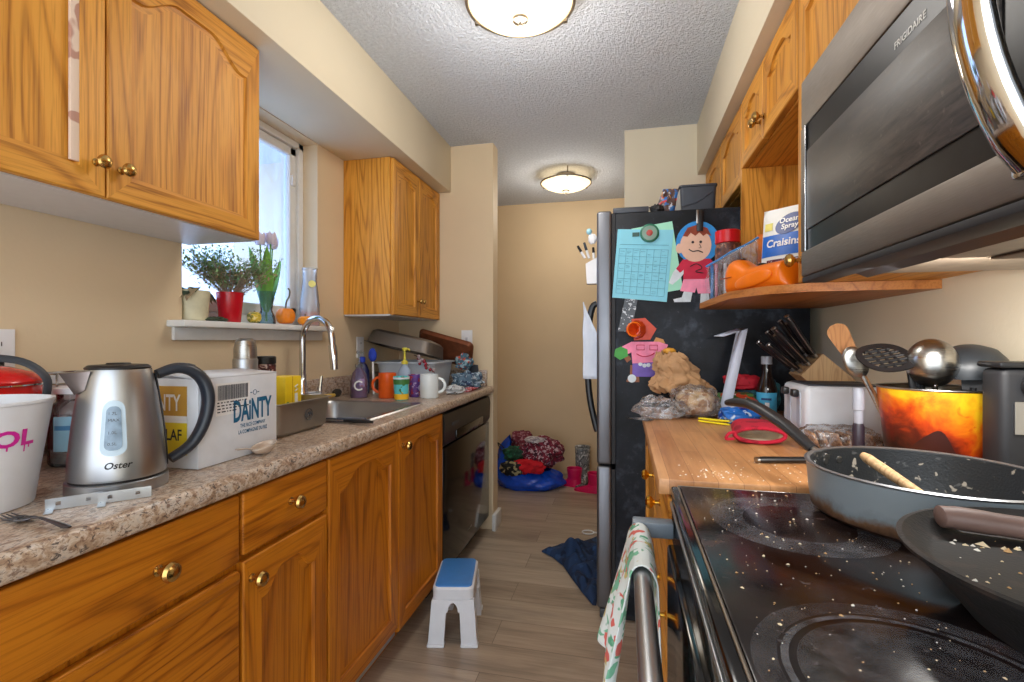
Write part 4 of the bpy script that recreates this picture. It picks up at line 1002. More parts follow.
# red pot with a small bush
px,py=-1.435,1.55
t=thing('potted_shrub','small bushy green shrub in a red pot on the sill','plant',(px,py,SZ))
MB().lathe([(0,SZ),(.034,SZ),(.036,SZ+.003),(.046,SZ+.108),(.046,SZ+.112),(.042,SZ+.112),(.038,SZ+.09),(0,SZ+.09)],(px,py,0),32).build('pot',mat('red glazed pot',(196,20,36),.25,var=.05),t)
m_leafA=mat('needle green',(130,160,108),.7,var=.3,vs=80); m_leafB=mat('olive leaf',(146,158,112),.7,var=.3,vs=80); m_leafC=mat('dull brown leaf',(164,140,108),.8,var=.3,vs=80)
st=MB(); fo=MB(); random.seed(9)
for k in range(95):
    a=random.random()*2*PI; el=random.uniform(.15,1.0); d=V((math.cos(a)*.8,math.sin(a)*1.15,1.2*el+.30)).normalized(); L=random.uniform(.10,.205)
    p0=V((px,py,SZ+.092)); pts=[p0+d*L*q+V((0,0,.02*q*q))+V((random.uniform(-.006,.006),random.uniform(-.006,.006),0))*q for q in (0,.35,.7,1)]
    for q_ in pts: q_.x=max(q_.x,-1.497)
    st.tube(pts,[.0016,.0013,.001,.0007],5)
    for j in range(34):
        q=random.uniform(.52,1.08); p=p0+d*L*q+V((random.gauss(0,.011),random.gauss(0,.013),random.gauss(0,.012)+.02*q*q)); p.x=max(p.x,-1.49); p.y=min(p.y,1.672-random.random()*.02)
        leaf(fo,p,V((random.gauss(0,1),random.gauss(0,1),random.gauss(.5,.7))),random.uniform(.010,.019),.0042,.2,mi=0 if p.z>SZ+.19 else random.choice([0,1,2]),n=2)
st.build('stems',mat('twig brown',(172,152,138),.8),t,recalc=False); fo.build('foliage',[m_leafA,m_leafB,m_leafC],t,recalc=False)
o=MB().blob((-1.405,1.455,SZ+.006),(.02,.045,.010),.6,5,2,24,zmin=SZ).build('dry_sprig',m_dgreen); tag(o,'dark dried sprig lying on the sill before the planter','sprig')
# gourds
def gourd(label,x,y,r,h,m,ribs=8,stem=None,mstem=None,name='gourd',group=None):
    t=thing(name,label,'gourd',(x,y,SZ),group)
    mb=MB(); mb.grid(lambda u,v:(lambda th,a:V((x+r*(1-.10*abs(math.cos(a*ribs/2))**3)*math.sin(th)**.8*math.cos(a),y+r*(1-.10*abs(math.cos(a*ribs/2))**3)*math.sin(th)**.8*math.sin(a),SZ+h/2-h/2*math.cos(th)*(1-.16*math.sin(th)**0*abs(math.cos(th))**6))))(PI*v,2*PI*u),48,17,cu=True)
    mb.build('flesh',m,t)
    if stem: MB().tube(spline(stem,5),.0035,8).build('stem',mstem or mat('dry stem',(96,92,70),.8),t)
m_or=mat('orange gourd skin',(236,132,20),.4,var=.1); m_or2=mat('deep orange gourd skin',(240,150,16),.4,var=.1)
gourd('tall orange gourd with a long curved stem beside the blue vase',-1.425,1.845,.040,.078,m_or,8,[(-1.425,1.845,SZ+.066),(-1.425,1.85,SZ+.10),(-1.425,1.868,SZ+.125),(-1.425,1.872,SZ+.15),(-1.425,1.862,SZ+.16)])
gourd('small flat orange gourd at the front of the sill before the bottle',-1.388,1.93,.033,.045,m_or2,9,[(-1.388,1.93,SZ+.038),(-1.388,1.928,SZ+.052)])
gourd('small mottled yellow gourd beside the red pot',-1.42,1.655,.027,.05,blotch('mottled yellow',(214,186,60),[(120,130,40),(236,220,150)],60,.5),8,[(-1.42,1.655,SZ+.042),(-1.42,1.657,SZ+.05)])
# vase with tulips
vx,vy=-1.43,1.735
t=thing('vase','blue glass vase holding pale tulips on the sill','vase',(vx,vy,SZ))
MB().lathe([(0,SZ),(.034,SZ),(.036,SZ+.006),(.033,SZ+.03),(.022,SZ+.058),(.026,SZ+.09),(.038,SZ+.134)],(vx,vy,0),12,caps=False).build('glass',m_blueglass,t)
m_stem=mat('tulip green',(96,160,62),.5,var=.12); m_stem2=mat('tulip leaf',(118,176,70),.5,var=.15); m_pet=mat('pale lilac petals',(222,212,232),.5,var=.08)
random.seed(2)
for k,(dx_,dy_,hh) in enumerate(((-.008,-.026,.372),(.01,.012,.380),(-.004,.040,.366))):
    f=thing('tulip',['pale lilac tulip at the left of the blue vase','pale lilac tulip standing tallest in the blue vase','pale lilac tulip at the right of the blue vase'][k],'flower',(vx,vy,SZ+.02),'tulips in the blue vase')
    top=V((vx+dx_,vy+dy_,SZ+hh-.05))
    MB().tube(spline([(vx+dx_*.2,vy-dy_*.2+.002*k,SZ+.012),(vx+dx_*.1,vy+dy_*.15,SZ+.1),(vx+dx_*.7,vy+dy_*.7,SZ+.2),top],5),.003,7).build('stem',m_stem,f)
    pm=MB()
    for j in range(6):
        a=j*PI/3+k; r_=.0150
        pm.grid(lambda u,v:top+V((math.cos(a+(u-.5)*1.5*math.sin(PI*min(1,.25+v*.72)))*(r_*math.sin(PI*min(.95,.12+v*.62))**.7+(.008 if j%2 else .005)),math.sin(a+(u-.5)*1.5*math.sin(PI*min(1,.25+v*.72)))*(r_*math.sin(PI*min(.95,.12+v*.62))**.7+(.008 if j%2 else .005)),.05*v)),5,7)
    pm.build('bloom',m_pet,f,recalc=False)
    lm=MB()
    for j in range(2):
        a=PI*j+k*1.1+.4; leaf(lm,(vx+.004*math.cos(a),vy+.006*math.sin(a),SZ+.05+.0),(.35*math.cos(a)*.5,.34*math.sin(a),1),.245+.03*j,.024,.02,n=10)
    lm.build('leaves',m_stem2,f,recalc=False)
# clear bottle with orange contents
bx_,by_=-1.43,2.02
t=thing('glass_bottle','clear bottle with orange contents and a yellow tag, right end of the sill','bottle',(bx_,by_,SZ))
MB().lathe([(0,SZ),(.041,SZ),(.044,SZ+.004),(.044,SZ+.1),(.038,SZ+.15),(.032,SZ+.20),(.032,SZ+.262),(.034,SZ+.263),(.034,SZ+.270),(.031,SZ+.270)],(bx_,by_,0),32,caps=False).build('glass',clear('milky clear glass',(236,240,246),.3,.1),t)
MB().lathe([(0,SZ+.003),(.0428,SZ+.0035),(.0428,SZ+.066),(0,SZ+.0665)],(bx_,by_,0),28).build('contents',mat('salmon liquid',(236,112,60),.3),t)
a=math.atan2(-by_,-bx_); MB().lathe([(0,0),(.016,0),(.016,.001),(0,.001)],(bx_+.038*math.cos(a+.25),by_+.038*math.sin(a+.25),SZ+.195),20,(math.cos(a),math.sin(a),.15)).build('tag',mat('pale yellow tag',(226,214,120),.5),t)
# ------------------------------------------------------------------ things on the range
PC=(.436,.846); PR=.152; PZ=ZC+.001
m_panout=steel('grey pan enamel',(104,118,128),.4,(6,6,60),.55)
def burnt():
    g=G('grey pan with burnt foot'); v=g.coord(); n=g.noise(v,22,4,.65)
    z=g.node('ShaderNodeSeparateXYZ',{0:v}).outputs[2]
    h=g.math('SUBTRACT',z,g.math('MULTIPLY',n,.05))
    col=g.ramp(g.node('ShaderNodeMapRange',{'Value':h,'From Min':-.02,'From Max':.012}).outputs[0],[(.0,srgb(60,38,28)),(.35,srgb(104,76,54)),(.75,srgb(124,134,140)),(1,srgb(136,146,152))])
    g.base(col,.38,.25); return g.m
m_burnt=burnt(); m_nonstick=blotch('dark nonstick with residue',(30,32,34),[(70,70,70),(140,132,120)],60,.4,.66)
t=thing('saute_pan','wide grey saute pan with dark inside and long black handle, on the back burner','pan',(PC[0],PC[1],PZ))
o=PC+(0,)
MB().lathe([(0,PZ),(.138,PZ),(.146,PZ+.006),(.149,PZ+.03),(PR,PZ+.068),(PR+.0015,PZ+.0715)],o,72,caps=False).build('outer_wall',m_burnt,t)
MB().lathe([(PR-.005,PZ+.0715),(.146,PZ+.03),(.141,PZ+.009),(.13,PZ+.006),(0,PZ+.006)],o,72,caps=False).build('nonstick_lining',m_nonstick,t)
MB().lathe([(PR+.0015,PZ+.0705),(PR+.003,PZ+.073),(PR-.001,PZ+.0745),(PR-.0055,PZ+.0725),(PR-.005,PZ+.0705)],o,72,caps=False).build('rim',m_steelr,t)
hd1=V((-.32,.947,0)).normalized()
a_=V((PC[0],PC[1],0))+V((-.62,.785,0)).normalized()*PR
h0=a_+V((0,0,PZ+.058))
hpts=spline([h0+V((.004,-.006,0)),h0+V((-.012,.025,.012)),h0+V((-.035,.085,.040)),h0+V((-.07,.17,.066)),h0+V((-.095,.225,.066)),h0+V((-.108,.25,.062))],6)
MB().tube(hpts[5:],[.009+.0055*math.sin(PI*(i+4)/(len(hpts)-1)) for i in range(len(hpts)-5)],12,flat=.75).build('handle',m_black,t)
MB().tube(hpts[:7],.007,10).build('handle_bracket',m_steel,t)
for k in (-.22,.0,.22):
    a=math.atan2(.785,-.62)+k; c=V((PC[0]+.1475*math.cos(a),PC[1]+.1475*math.sin(a),PZ+.052))
    MB().lathe([(.007,-.002),(.006,.002),(0,.0032)],c,14,(-math.cos(a),-math.sin(a),0)).build('rivet',m_steel,t)
sp_=MB(); A,B_=V((.405,.950,PZ+.062)),V((.445,.79,PZ+.018))
q=thing('wooden_spoon','round-handled wooden spoon lying inside the grey saute pan','spoon',(A.x,A.y,A.z)) 
m_wood=oak('pale utensil wood',(20,20,3),srgb(196,164,122),srgb(178,142,100),srgb(140,104,70),.55)
MB().tube([A+V((-.003,.01,.003)),A,A*.7+B_*.3,A*.1+B_*.9],[.006,.0085,.0085,.006],14).build('handle',m_wood,q)
MB().blob(B_+V((.008,-.028,-.002)),(.022,.03,.006),.0,2,1,20).build('bowl',m_wood,q)
# front skillet
SC=(.431,.524); SR=.166; SZ0=ZC+.001; sh_=.066
t=thing('black_skillet','black skillet with crumbs in front of the grey pan, cut off at the right','pan',(SC[0],SC[1],SZ0)); o=SC+(0,)
MB().lathe([(0,SZ0),(.108,SZ0),(.113,SZ0+.003),(.142,SZ0+.040),(SR-.006,SZ0+sh_-.008),(SR,SZ0+sh_-.004),(SR+.001,SZ0+sh_),(SR-.004,SZ0+sh_+.001),(SR-.012,SZ0+sh_-.008),(.142,SZ0+.052),(.136,SZ0+.049),(0,SZ0+.048)],o,80,caps=False).build('pan_body',blotch('seasoned iron',(16,13,12),[(36,26,22)],24,.62,.55),t)
MB().tube([(SC[0]+.10,SC[1]-.12,SZ0+.055),(SC[0]+.16,SC[1]-.19,SZ0+.08),(SC[0]+.22,SC[1]-.26,SZ0+.09)],[.012,.011,.014],12,flat=.6).build('handle',m_black,t)
cr=MB(); random.seed(8)
for k in range(120):
    a=random.random()*2*PI; r_=.13*math.sqrt(random.random()); crumb(cr,SC[0]+r_*math.cos(a),SC[1]+r_*math.sin(a),SZ0+.0492,random.choice([.001,.0015,.002,.003]))
for k in range(26): crumb(cr,random.gauss(.42,.03),random.gauss(.60,.012),SZ0+.0495,random.choice([.003,.0045,.006]))
tag(cr.build('food_scraps',mcr,recalc=False),'pale food scraps left in the black skillet','food scraps',kind='stuff')
q=thing('spatula','spatula with a brown rubber handle lying in the black skillet','spatula',(.40,.64,SZ0+.05))
m_brown=mat('brown rubber',(112,88,80),.5,var=.1)
MB().tube(spline([(.343,.642,SZ0+.066),(.36,.640,SZ0+.066),(.405,.630,SZ0+.064),(.44,.620,SZ0+.063),(.475,.605,SZ0+.0605)],4),[.010]+[.0145]*3+[.0155]*3+[.0145]*4+[.0125]*3+[.0105]*3,14,flat=.8).build('handle',m_brown,q)
MB().tube([(.475,.605,SZ0+.060),(.52,.58,SZ0+.0555)],.004,8).build('shaft',m_steel,q)
MB().box(.515,.565,.53,.595,SZ0+.0515,SZ0+.0535).build('blade',m_black,q)
# towel over the oven handle
m_towel=blotch('printed tea towel',(206,212,210),[(84,150,118),(196,92,84),(186,168,104),(110,168,138)],34,.9,.6,.5)
t=thing('tea_towel','white tea towel printed green and red hanging over the oven handle','towel',(HX,.85,.66))
def towel(u,v):
    # v runs over the bar: front (aisle) hem -> top -> back hem
    yb=.893-.16*u; s_=v*.50-.195
    r=.0175+.003*noise.noise(V((u*5,v*3,1)))
    wob=noise.noise(V((u*4.2,v*2.2,5)))
    if s_<-.02: x=HX-r-.040*min(1,(-s_-.02)/.18)*(1+.8*wob)-.007*math.sin(u*13)*min(1,-s_/.1); z=HZ+s_+.02+.0
    elif s_>.02: x=HX+r+.002+.007*wob*min(1,s_/.1); x=min(x,.072); z=HZ-s_+.02
    else:
        a=PI*(1-(s_+.02)/.04); x=HX+r*math.cos(a); z=HZ+r*1.0*math.sin(a)+.0005
    y=yb+.012*noise.noise(V((u*3,v*4,9)))-(.035*u*max(0,-s_)/.2)-(.22*u*max(0,s_)/.3)
    return V((x,y,z-(.02*u if s_<-.02 else 0)*min(1,(-s_)/.2)))
mb=MB(); mb.grid(towel,26,60); mb.build('cloth',m_towel,t,recalc=False,solid=.003,sub=1)
# paring knife on the butcher block
wz=WT+.001
q=thing('paring_knife','black-handled knife on the butcher block beside the grey pan','knife',(.33,1.185,wz))
MB().tube([(.285,1.172,wz+.0075),(.30,1.177,wz+.0075),(.35,1.188,wz+.0075),(.395,1.197,wz+.0075)],[.007,.0095,.0085,.009],12,flat=.75).build('handle',m_black,q)
MB().tube([(.283,1.1715,wz+.0075),(.289,1.1732,wz+.0075)],.0088,12,flat=.75).build('butt_cap',m_steel,q)
MB().prism([(.397,1.190),(.397,1.207),(.47,1.225),(.485,1.222)],lambda a,b,d:(a,b,d),wz+.0065,wz+.008).build('blade',m_steel,q)
# oven mitt
q=thing('oven_mitt','crumpled red oven mitt on the butcher block, beige lining showing','mitt',(.345,1.47,wz))
m_redc=blotch('red cloth',(190,26,54),[(150,18,40)],20,.9,.55)
def mitt(r0,l0,l1,ins):
    def f(u,v):
        a=2*PI*u; y=1.385+l0+(l1-l0)*v; w=(.062-.006*v)*(1 if v<.75 else math.sqrt(max(0,1-((v-.75)/.25)**2)))+.0001; h=(.020+.010*math.sin(PI*min(1,v*1.1)))*(1 if v<.8 else math.sqrt(max(0,1-((v-.8)/.2)**2)))+.0001
        w-=ins;h-=ins; k=1+.10*noise.noise(V((math.cos(a)*1.5,math.sin(a)*1.5,v*4+2)))
        return V((.345+.10*(y-1.385)+w*k*math.copysign(abs(math.cos(a))**.7,math.cos(a)), y-.25*(.0+.345-.345), wz+.0005+max(ins*.8,.021+ins*.0+h*k*math.sin(a)*.9 if h>0 else 0)))
    return f
MB().grid(mitt(0,0,.19,0),36,20,cu=True).build('shell',m_redc,q,recalc=False,solid=.003)
MB().grid(mitt(0,.004,.10,.007),36,10,cu=True).build('lining',mat('beige lining',(226,212,190),.9,bump=.3),q,recalc=False)
MB().tube([(.345+.060*math.cos(2*PI*k/32),1.385,wz+.024+.0185*math.sin(2*PI*k/32)) for k in range(32)],.005,8,closed=True).build('cuff',m_redc,q)
MB().tube(spline([(.288,1.387,wz+.03),(.268,1.375,wz+.028),(.262,1.382,wz+.012),(.282,1.387,wz+.012)],5),.004,8).build('loop',m_redc,q)
# toaster
q=thing('toaster','white toaster with black levers on the end, behind the bread bag','toaster',(.55,1.51,wz))
m_toast=mat('white enamel',(218,222,228),.3,var=.03)
TX=.462; mb=MB(); mb.box(TX,.665,1.418,1.605,wz+.012,wz+.150,.014,3); mb.build('body',m_toast,q)
MB().box(TX+.012,.655,1.43,1.593,wz,wz+.0115).build('base',m_black,q)
MB().box(TX+.015,.65,1.436,1.588,wz+.1502,wz+.1535,.001).build('top_plate',m_char,q)
for yy in (1.475,1.548):
    MB().box(TX+.03,.64,yy-.012,yy+.012,wz+.1537,wz+.1545).build('bread_slot',m_black,q)
for yy in (1.465,1.545):
    mb=MB(); mb.prism(rr2(.026,.095,.012,wz+.085),lambda a,b,d,yy=yy:(TX-d,yy+a,b),-.0005,.003); mb.build('lever_track',mat('pale grey plastic',(190,196,206),.4),q)
    MB().box(TX-.020,TX-.0035,yy-.013,yy+.013,wz+.118,wz+.138,.004).build('lever',m_black,q)
# bread bag in front of the toaster
q=thing('cracker_bag','clear bag of brown crackers lying before the white toaster','bag',(.52,1.35,wz))
m_crack=blotch('brown cracker',(176,126,84),[(206,164,116),(140,92,56)],90,.8,.52)
random.seed(6)
for k in range(6):
    MB().box(-.02,.02,-.028,.028,-.004,.004,.003).build('cracker',m_crack,None)
    ob=bpy.context.scene.collection.objects[-1]; ob.parent=q
    ob.location=V((.452+.024*k,1.355,wz+.024))-q.location; ob.rotation_euler=(.1*random.uniform(-1,1),PI/2-.35,random.uniform(-.15,.15))
mb=MB(); mb.blob((.512,1.355,wz+.030),(.088,.042,.031),.18,3.5,5,48,zmin=wz,pw=.6); mb.build('wrap',m_film,q,sub=1)
# slim bottle between crackers and bucket
q=thing('slim_bottle','slim pale bottle with a dark lower half left of the bucket','bottle',(.492,1.195,wz))
MB().lathe([(0,wz),(.0105,wz),(.0115,wz+.004),(.0115,wz+.085),(.009,wz+.092)],(.492,1.195,0),20).build('dark_label',mat('plum black',(44,34,44),.35),q)
MB().lathe([(.0092,wz+.0922),(.0092,wz+.12),(.0112,wz+.121),(.0112,wz+.165),(.009,wz+.169),(0,wz+.1695)],(.492,1.195,0),20).build('cap',mat('frosted grey cap',(150,152,162),.4),q)
# bucket of utensils
bc=(.620,1.172); br0,br1,bh=.077,.096,.178
def sunset():
    g=G('sunset printed tin'); v=g.coord((1,1,1)); s_=g.node('ShaderNodeSeparateXYZ',{0:v}); z=s_.outputs[2]; x=s_.outputs[0]
    n=g.noise(v,16,4,.6,.5); n2=g.noise(v,34,3,.6,.6)
    h=g.math('ADD',g.math('MULTIPLY',z,5.0),g.math('MULTIPLY',g.math('SUBTRACT',n,.5),.9))
    h=g.math('ADD',h,g.math('MULTIPLY',x,2.2))
    col=g.ramp(h,[(.10,srgb(36,12,10)),(.28,srgb(96,28,14)),(.44,srgb(186,62,16)),(.60,srgb(222,118,20)),(.78,srgb(226,178,28)),(1,srgb(206,164,36))])
    col=g.mix(g.ramp(n2,[(.6,(0,0,0)),(.68,(.7,.7,.7))]),col,srgb(206,72,16))
    g.base(col,.35); return g.m
m_sun=sunset()
q=thing('utensil_bucket','metal bucket printed with an orange sunset sky, full of cooking utensils','bucket',(bc[0],bc[1],wz))
MB().lathe([(0,wz),(br0,wz),(br0+.001,wz+.003),(br1,wz+bh-.004)],bc+(0,),64,caps=False).build('bucket_wall',m_sun,q)
MB().lathe([(br1-.002,wz+bh-.006),(br0-.002,wz+.006),(0,wz+.006)],bc+(0,),64,caps=False).build('bucket_inside',m_nickel,q)
MB().tube([(bc[0]+(br1-.0005)*math.cos(2*PI*k/64),bc[1]+(br1-.0005)*math.sin(2*PI*k/64),wz+bh-.004) for k in range(64)],.0024,8,closed=True).build('rolled_rim',m_steel,q)
def bw(ang,zz,o=.0008):
    r=br0+(br1-br0)*zz/bh+o; return V((bc[0]+r*math.cos(ang),bc[1]+r*math.sin(ang),wz+zz))
fa=math.atan2(-bc[1],-bc[0])
sil=MB(); n=40; hill=[.022+.010*math.sin(i*.35)+.007*noise.noise(V((i*.3,2,0))) for i in range(n+1)]
vs=[];
for i in range(n+1):
    a=fa-1.35+2.7*i/n; vs+=[bw(a,.004),bw(a,hill[i])]
sil.add(vs,[[2*i,2*i+2,2*i+3,2*i+1] for i in range(n)])
def disc(ca,cz,rw,rh,seed):
    k=26; c=bw(ca,cz,.0012); p=[c]
    for i in range(k):
        w=2*PI*i/k; m_=1+.22*noise.noise(V((math.cos(w)*1.6,math.sin(w)*1.6,seed))); p.append(bw(ca+rw*m_*math.cos(w)/.09,cz+rh*m_*math.sin(w),.0012))
    sil.add(p,[[0,1+i,1+(i+1)%k] for i in range(k)])
# a plain dark boulder ridge rising to the right
vs=[]
for i in range(31):
    u=i/30; hgt=.036+.040*math.exp(-((u-.34)/.16)**2)+.052*math.exp(-((u-.56)/.13)**2)+.006*math.sin(u*17)
    vs+=[bw(fa-.9+1.9*u,.01,.0012),bw(fa-.9+1.9*u,hgt,.0012)]
sil.add(vs,[[2*i,2*i+2,2*i+3,2*i+1] for i in range(30)])
sil.build('silhouette_print',mat('dark umber print',(56,20,12),.4),q,recalc=False)
# utensils
m_tan=oak('brown spatula wood',(20,20,3),srgb(164,116,74),srgb(146,98,60),srgb(104,66,38),.5)
def flat_blade(mb,p,ax,sd,L,w0,w1,th,n=8,bend=0):
    p=V(p);ax=V(ax).normalized();sd=V(sd);sd=(sd-ax*sd.dot(ax)).normalized();nn=ax.cross(sd); vs=[]
    for i in range(n+1):
        q_=i/n; w=(w0+(w1-w0)*q_)*(1 if q_<.8 else math.sqrt(max(.02,1-((q_-.8)/.2)**2*.9))); c=p+ax*L*q_+nn*bend*q_*q_
        vs+=[c-sd*w-nn*th,c+sd*w-nn*th,c+sd*w+nn*th,c-sd*w+nn*th]
    fs=[[3,2,1,0],[4*n,4*n+1,4*n+2,4*n+3]]
    for i in range(n):
        for k in range(4): fs.append([i*4+k,i*4+(k+1)%4,i*4+4+(k+1)%4,i*4+4+k])
    mb.add(vs,fs)
tp,bp=V((.463,1.245,1.212)),V((.590,1.185,wz+.012)); ax=(tp-bp).normalized()
q=thing('wooden_spatula','brown wooden spatula leaning out of the bucket farthest left','spatula',bp)
MB().tube([bp,tp-ax*.10],.006,10).build('handle',m_tan,q); mb=MB(); flat_blade(mb,tp-ax*.115,ax,(.55,-.5,.6),.115,.010,.024,.002,n=18); mb.build('blade',m_tan,q)
bp=V((.585,1.205,wz+.012)); tp=V((.500,1.215,1.118)); ax=(tp-bp).normalized()
q=thing('serving_spoon','steel serving spoon behind the black slotted turner in the bucket','spoon',bp)
MB().tube([bp,tp],.004,8).build('handle',m_steel,q); mb=MB(); mb.M=Matrix.Translation(tp+ax*.012)@V((0,0,1)).rotation_difference(ax).to_matrix().to_4x4(); mb.blob((0,0,0),(.024,.009,.036),0,1,1,20); mb.build('bowl',m_steel,q)
bp=V((.590,1.14,wz+.012)); tp=V((.562,1.15,1.142)); ax=(tp-bp).normalized()
q=thing('slotted_turner','black slotted turner leaning left over the bucket rim','turner',bp)
MB().tube([bp,tp],.006,10).build('handle',m_black,q)
hx=V((-.93,-.16,-.16)).normalized(); sdv=V((-.1,.78,.55)); sdv=(sdv-hx*sdv.dot(hx)).normalized(); nn=hx.cross(sdv); mb=MB()
c0=V((.566,1.148,1.150)); 
def tp_(a,b,c): return c0+hx*a+sdv*b+nn*c
e_=lambda x:math.copysign(abs(x)**.85,x)
outl=[(.050-.050*e_(math.cos(2*PI*k/36)),.045*e_(math.sin(2*PI*k/36))) for k in range(36)]
inner=[(.051-.037*e_(math.cos(2*PI*k/36)),.033*e_(math.sin(2*PI*k/36))) for k in range(36)]
nO=len(outl); vs=[tp_(a,b,c) for c in (-.0015,.0015) for l in (outl,inner) for a,b in l]
fs=[]
for i in range(nO):
    j=(i+1)%nO; fs+=[[i,j,nO+j,nO+i],[2*nO+i,3*nO+i,3*nO+j,2*nO+j],[i,2*nO+i,2*nO+j,j],[nO+i,nO+j,3*nO+j,3*nO+i]]
mb.add(vs,fs)
for b in (-.024,-.012,0,.012,.024): mb.tube([tp_(.051-.037*math.sqrt(1-(b/.033)**2),b,0),tp_(.051+.037*math.sqrt(1-(b/.033)**2),b,0)],.0032,6)
for a in (.034,.051,.068): mb.tube([tp_(a,-.033*math.sqrt(1-((a-.051)/.037)**2),0),tp_(a,.033*math.sqrt(1-((a-.051)/.037)**2),0)],.003,6)
mb.build('slotted_head',m_black,q,recalc=False)
bp=V((.605,1.125,wz+.012)); tp=V((.592,1.118,1.10)); ax=(tp-bp).normalized()
q=thing('steel_ladle','shiny steel ladle with its round back turned to the room','ladle',bp)
MB().tube([bp,tp],.0045,8).build('handle',m_chrome,q)
mb=MB(); mb.M=Matrix.Translation(V((.590,1.122,1.132)))@Matrix.Scale(1.15,4,(0,0,1))
mb.lathe([(0,.030),(.012,.029),(.024,.024),(.034,.013),(.040,-.002),(.042,-.012),(.040,-.012),(.038,-.003),(.032,.010),(.022,.020),(.011,.026),(0,.0275)],(0,0,0),36,(-.45,-1,.05),caps=False); mb.build('bowl',m_steel,q)
bp=V((.635,1.175,wz+.012)); tp=V((.672,1.16,1.10)); ax=(tp-bp).normalized()
q=thing('black_ladle','large black plastic ladle at the right of the bucket','ladle',bp)
MB().tube([bp,tp],.006,10).build('handle',m_black,q)
mb=MB(); mb.M=Matrix.Translation(V((.670,1.155,1.128)))@Matrix.Scale(1.24,4)@Matrix.Rotation(-.35,4,'Y')
mb.lathe([(0,-.030),(.02,-.028),(.036,-.020),(.046,-.006),(.049,.008),(.047,.008),(.044,-.005),(.034,-.017),(.019,-.025),(0,-.027)],(0,0,0),32,(-.15,.25,-1.0),caps=False); mb.build('bowl',mat('dark grey nylon',(46,50,54),.4),q)
bp=V((.62,1.21,wz+.012)); tp=V((.625,1.225,1.165))
q=thing('pastry_server','narrow grey server blade between the two ladles','server',bp)
ax=(tp-bp).normalized(); MB().tube([bp,tp-ax*.08],.005,8).build('handle',m_black,q); mb=MB(); flat_blade(mb,tp-ax*.09,ax,(.8,-.5,0),.09,.016,.006,.0012); mb.build('blade',m_char,q)
bp=V((.65,1.135,wz+.012)); tp=V((.660,1.125,1.085)); ax=(tp-bp).normalized()
q=thing('black_spoon','black nylon spoon just right of the steel ladle','spoon',bp)
MB().tube([bp,tp],.006,8).build('handle',m_black,q); mb=MB(); flat_blade(mb,tp-ax*.006,ax,(.85,-.5,0),.075,.016,.026,.0025,8,.01); mb.build('head',m_blackm,q)
# coffee maker at the frame edge
q=thing('coffee_maker','black coffee maker with a steel panel at the right end of the butcher block','appliance',(.67,1.03,wz))
MB().box(.632,.735,1.006,1.062,wz,wz+.222,.012,3).build('body',m_blackm,q)
MB().box(.648,.733,1.0025,1.0055,wz+.11,wz+.165).build('steel_panel',m_steelr,q)
MB().lathe([(.020,0),(.022,.004),(.02,.012),(0,.013)],(.678,1.0055,wz+.192),24,(0,-1,0)).build('dial',m_black,q)
MB().box(.628,.735,1.004,1.064,wz+.2225,wz+.233,.004).build('lid',m_black,q)
# knife block
q=thing('knife_block','slanted wooden knife block in the corner behind the toaster','knife block',(.645,1.82,wz))
axk=V((-.74,0,.67)).normalized(); upk=V((.67,0,.74)); top=V((.592,1.82,1.098))
def kb(a,b,c): return top-axk*a+V((0,1,0))*b+upk*c
mb=MB(); vs=[kb(a,b,c) for a in (0,.125) for b,c in ((-.062,-.048),(.062,-.048),(.062,.048),(-.062,.048))]
mb.add(vs,[[3,2,1,0],[4,5,6,7],[0,1,5,4],[1,2,6,5],[2,3,7,6],[3,0,4,7]]); mb.build('block',m_wood,q)
MB().box(.62,.69,1.77,1.87,wz,wz+.06,.002).build('foot',m_wood,q)
kk=[(-.035,-.034),(.03,-.034),(-.046,-.004),(-.008,-.004),(.04,-.004),(-.038,.030),(.0,.032),(.042,.030)]
nm=['black knife handle at the front of the lowest row of the knife block','black knife handle at the back of the lowest row of the knife block','black knife handle at the front of the middle row of the knife block','black knife handle in the centre of the knife block','black knife handle at the back of the middle row of the knife block','black knife handle at the front of the top row of the knife block','black knife handle in the middle of the top row of the knife block','black knife handle at the back of the top row of the knife block']
for k,(b,c) in enumerate(kk):
    L=.132+.014*(k%3); s0=kb(-.003,b,c); kn_=thing('kitchen_knife',nm[k],'knife',s0,'knives in the wooden block')
    sl_=V((.12+4.2*c,b*1.6,.04+1.2*c))
    a2=(axk+sl_).normalized()
    MB().tube([s0,s0+a2*.012],[.0130,.0130],10,flat=.6).build('bolster',m_steel,kn_)
    MB().tube([s0+a2*.0125,s0+a2*.04,s0+a2*(L-.02),s0+a2*L],[.0130,.0118,.0150,.0130],12,flat=.65).build('handle',m_black,kn_)
    MB().tube([s0+a2*(L+.0005),s0+a2*(L+.004)],[.0136,.0128],10,flat=.65).build('end_cap',m_steel,kn_)
    tg=V((-.45,-.8,.35)); tg=(tg-a2*tg.dot(a2)).normalized()
    MB().tube([s0+a2*.013+tg*.0078,s0+a2*.05+tg*.0082,s0+a2*(L-.004)+tg*.0094],.0048,8,flat=.5).build('steel_tang',m_steel,kn_)
    for r_ in (.035,.06,.085): MB().lathe([(.0022,-.0002),(.0022,.0006),(0,.001)],s0+a2*r_+V((0,-.0110,0)),8,(0,-1,0)).build('rivet',m_steel,kn_)
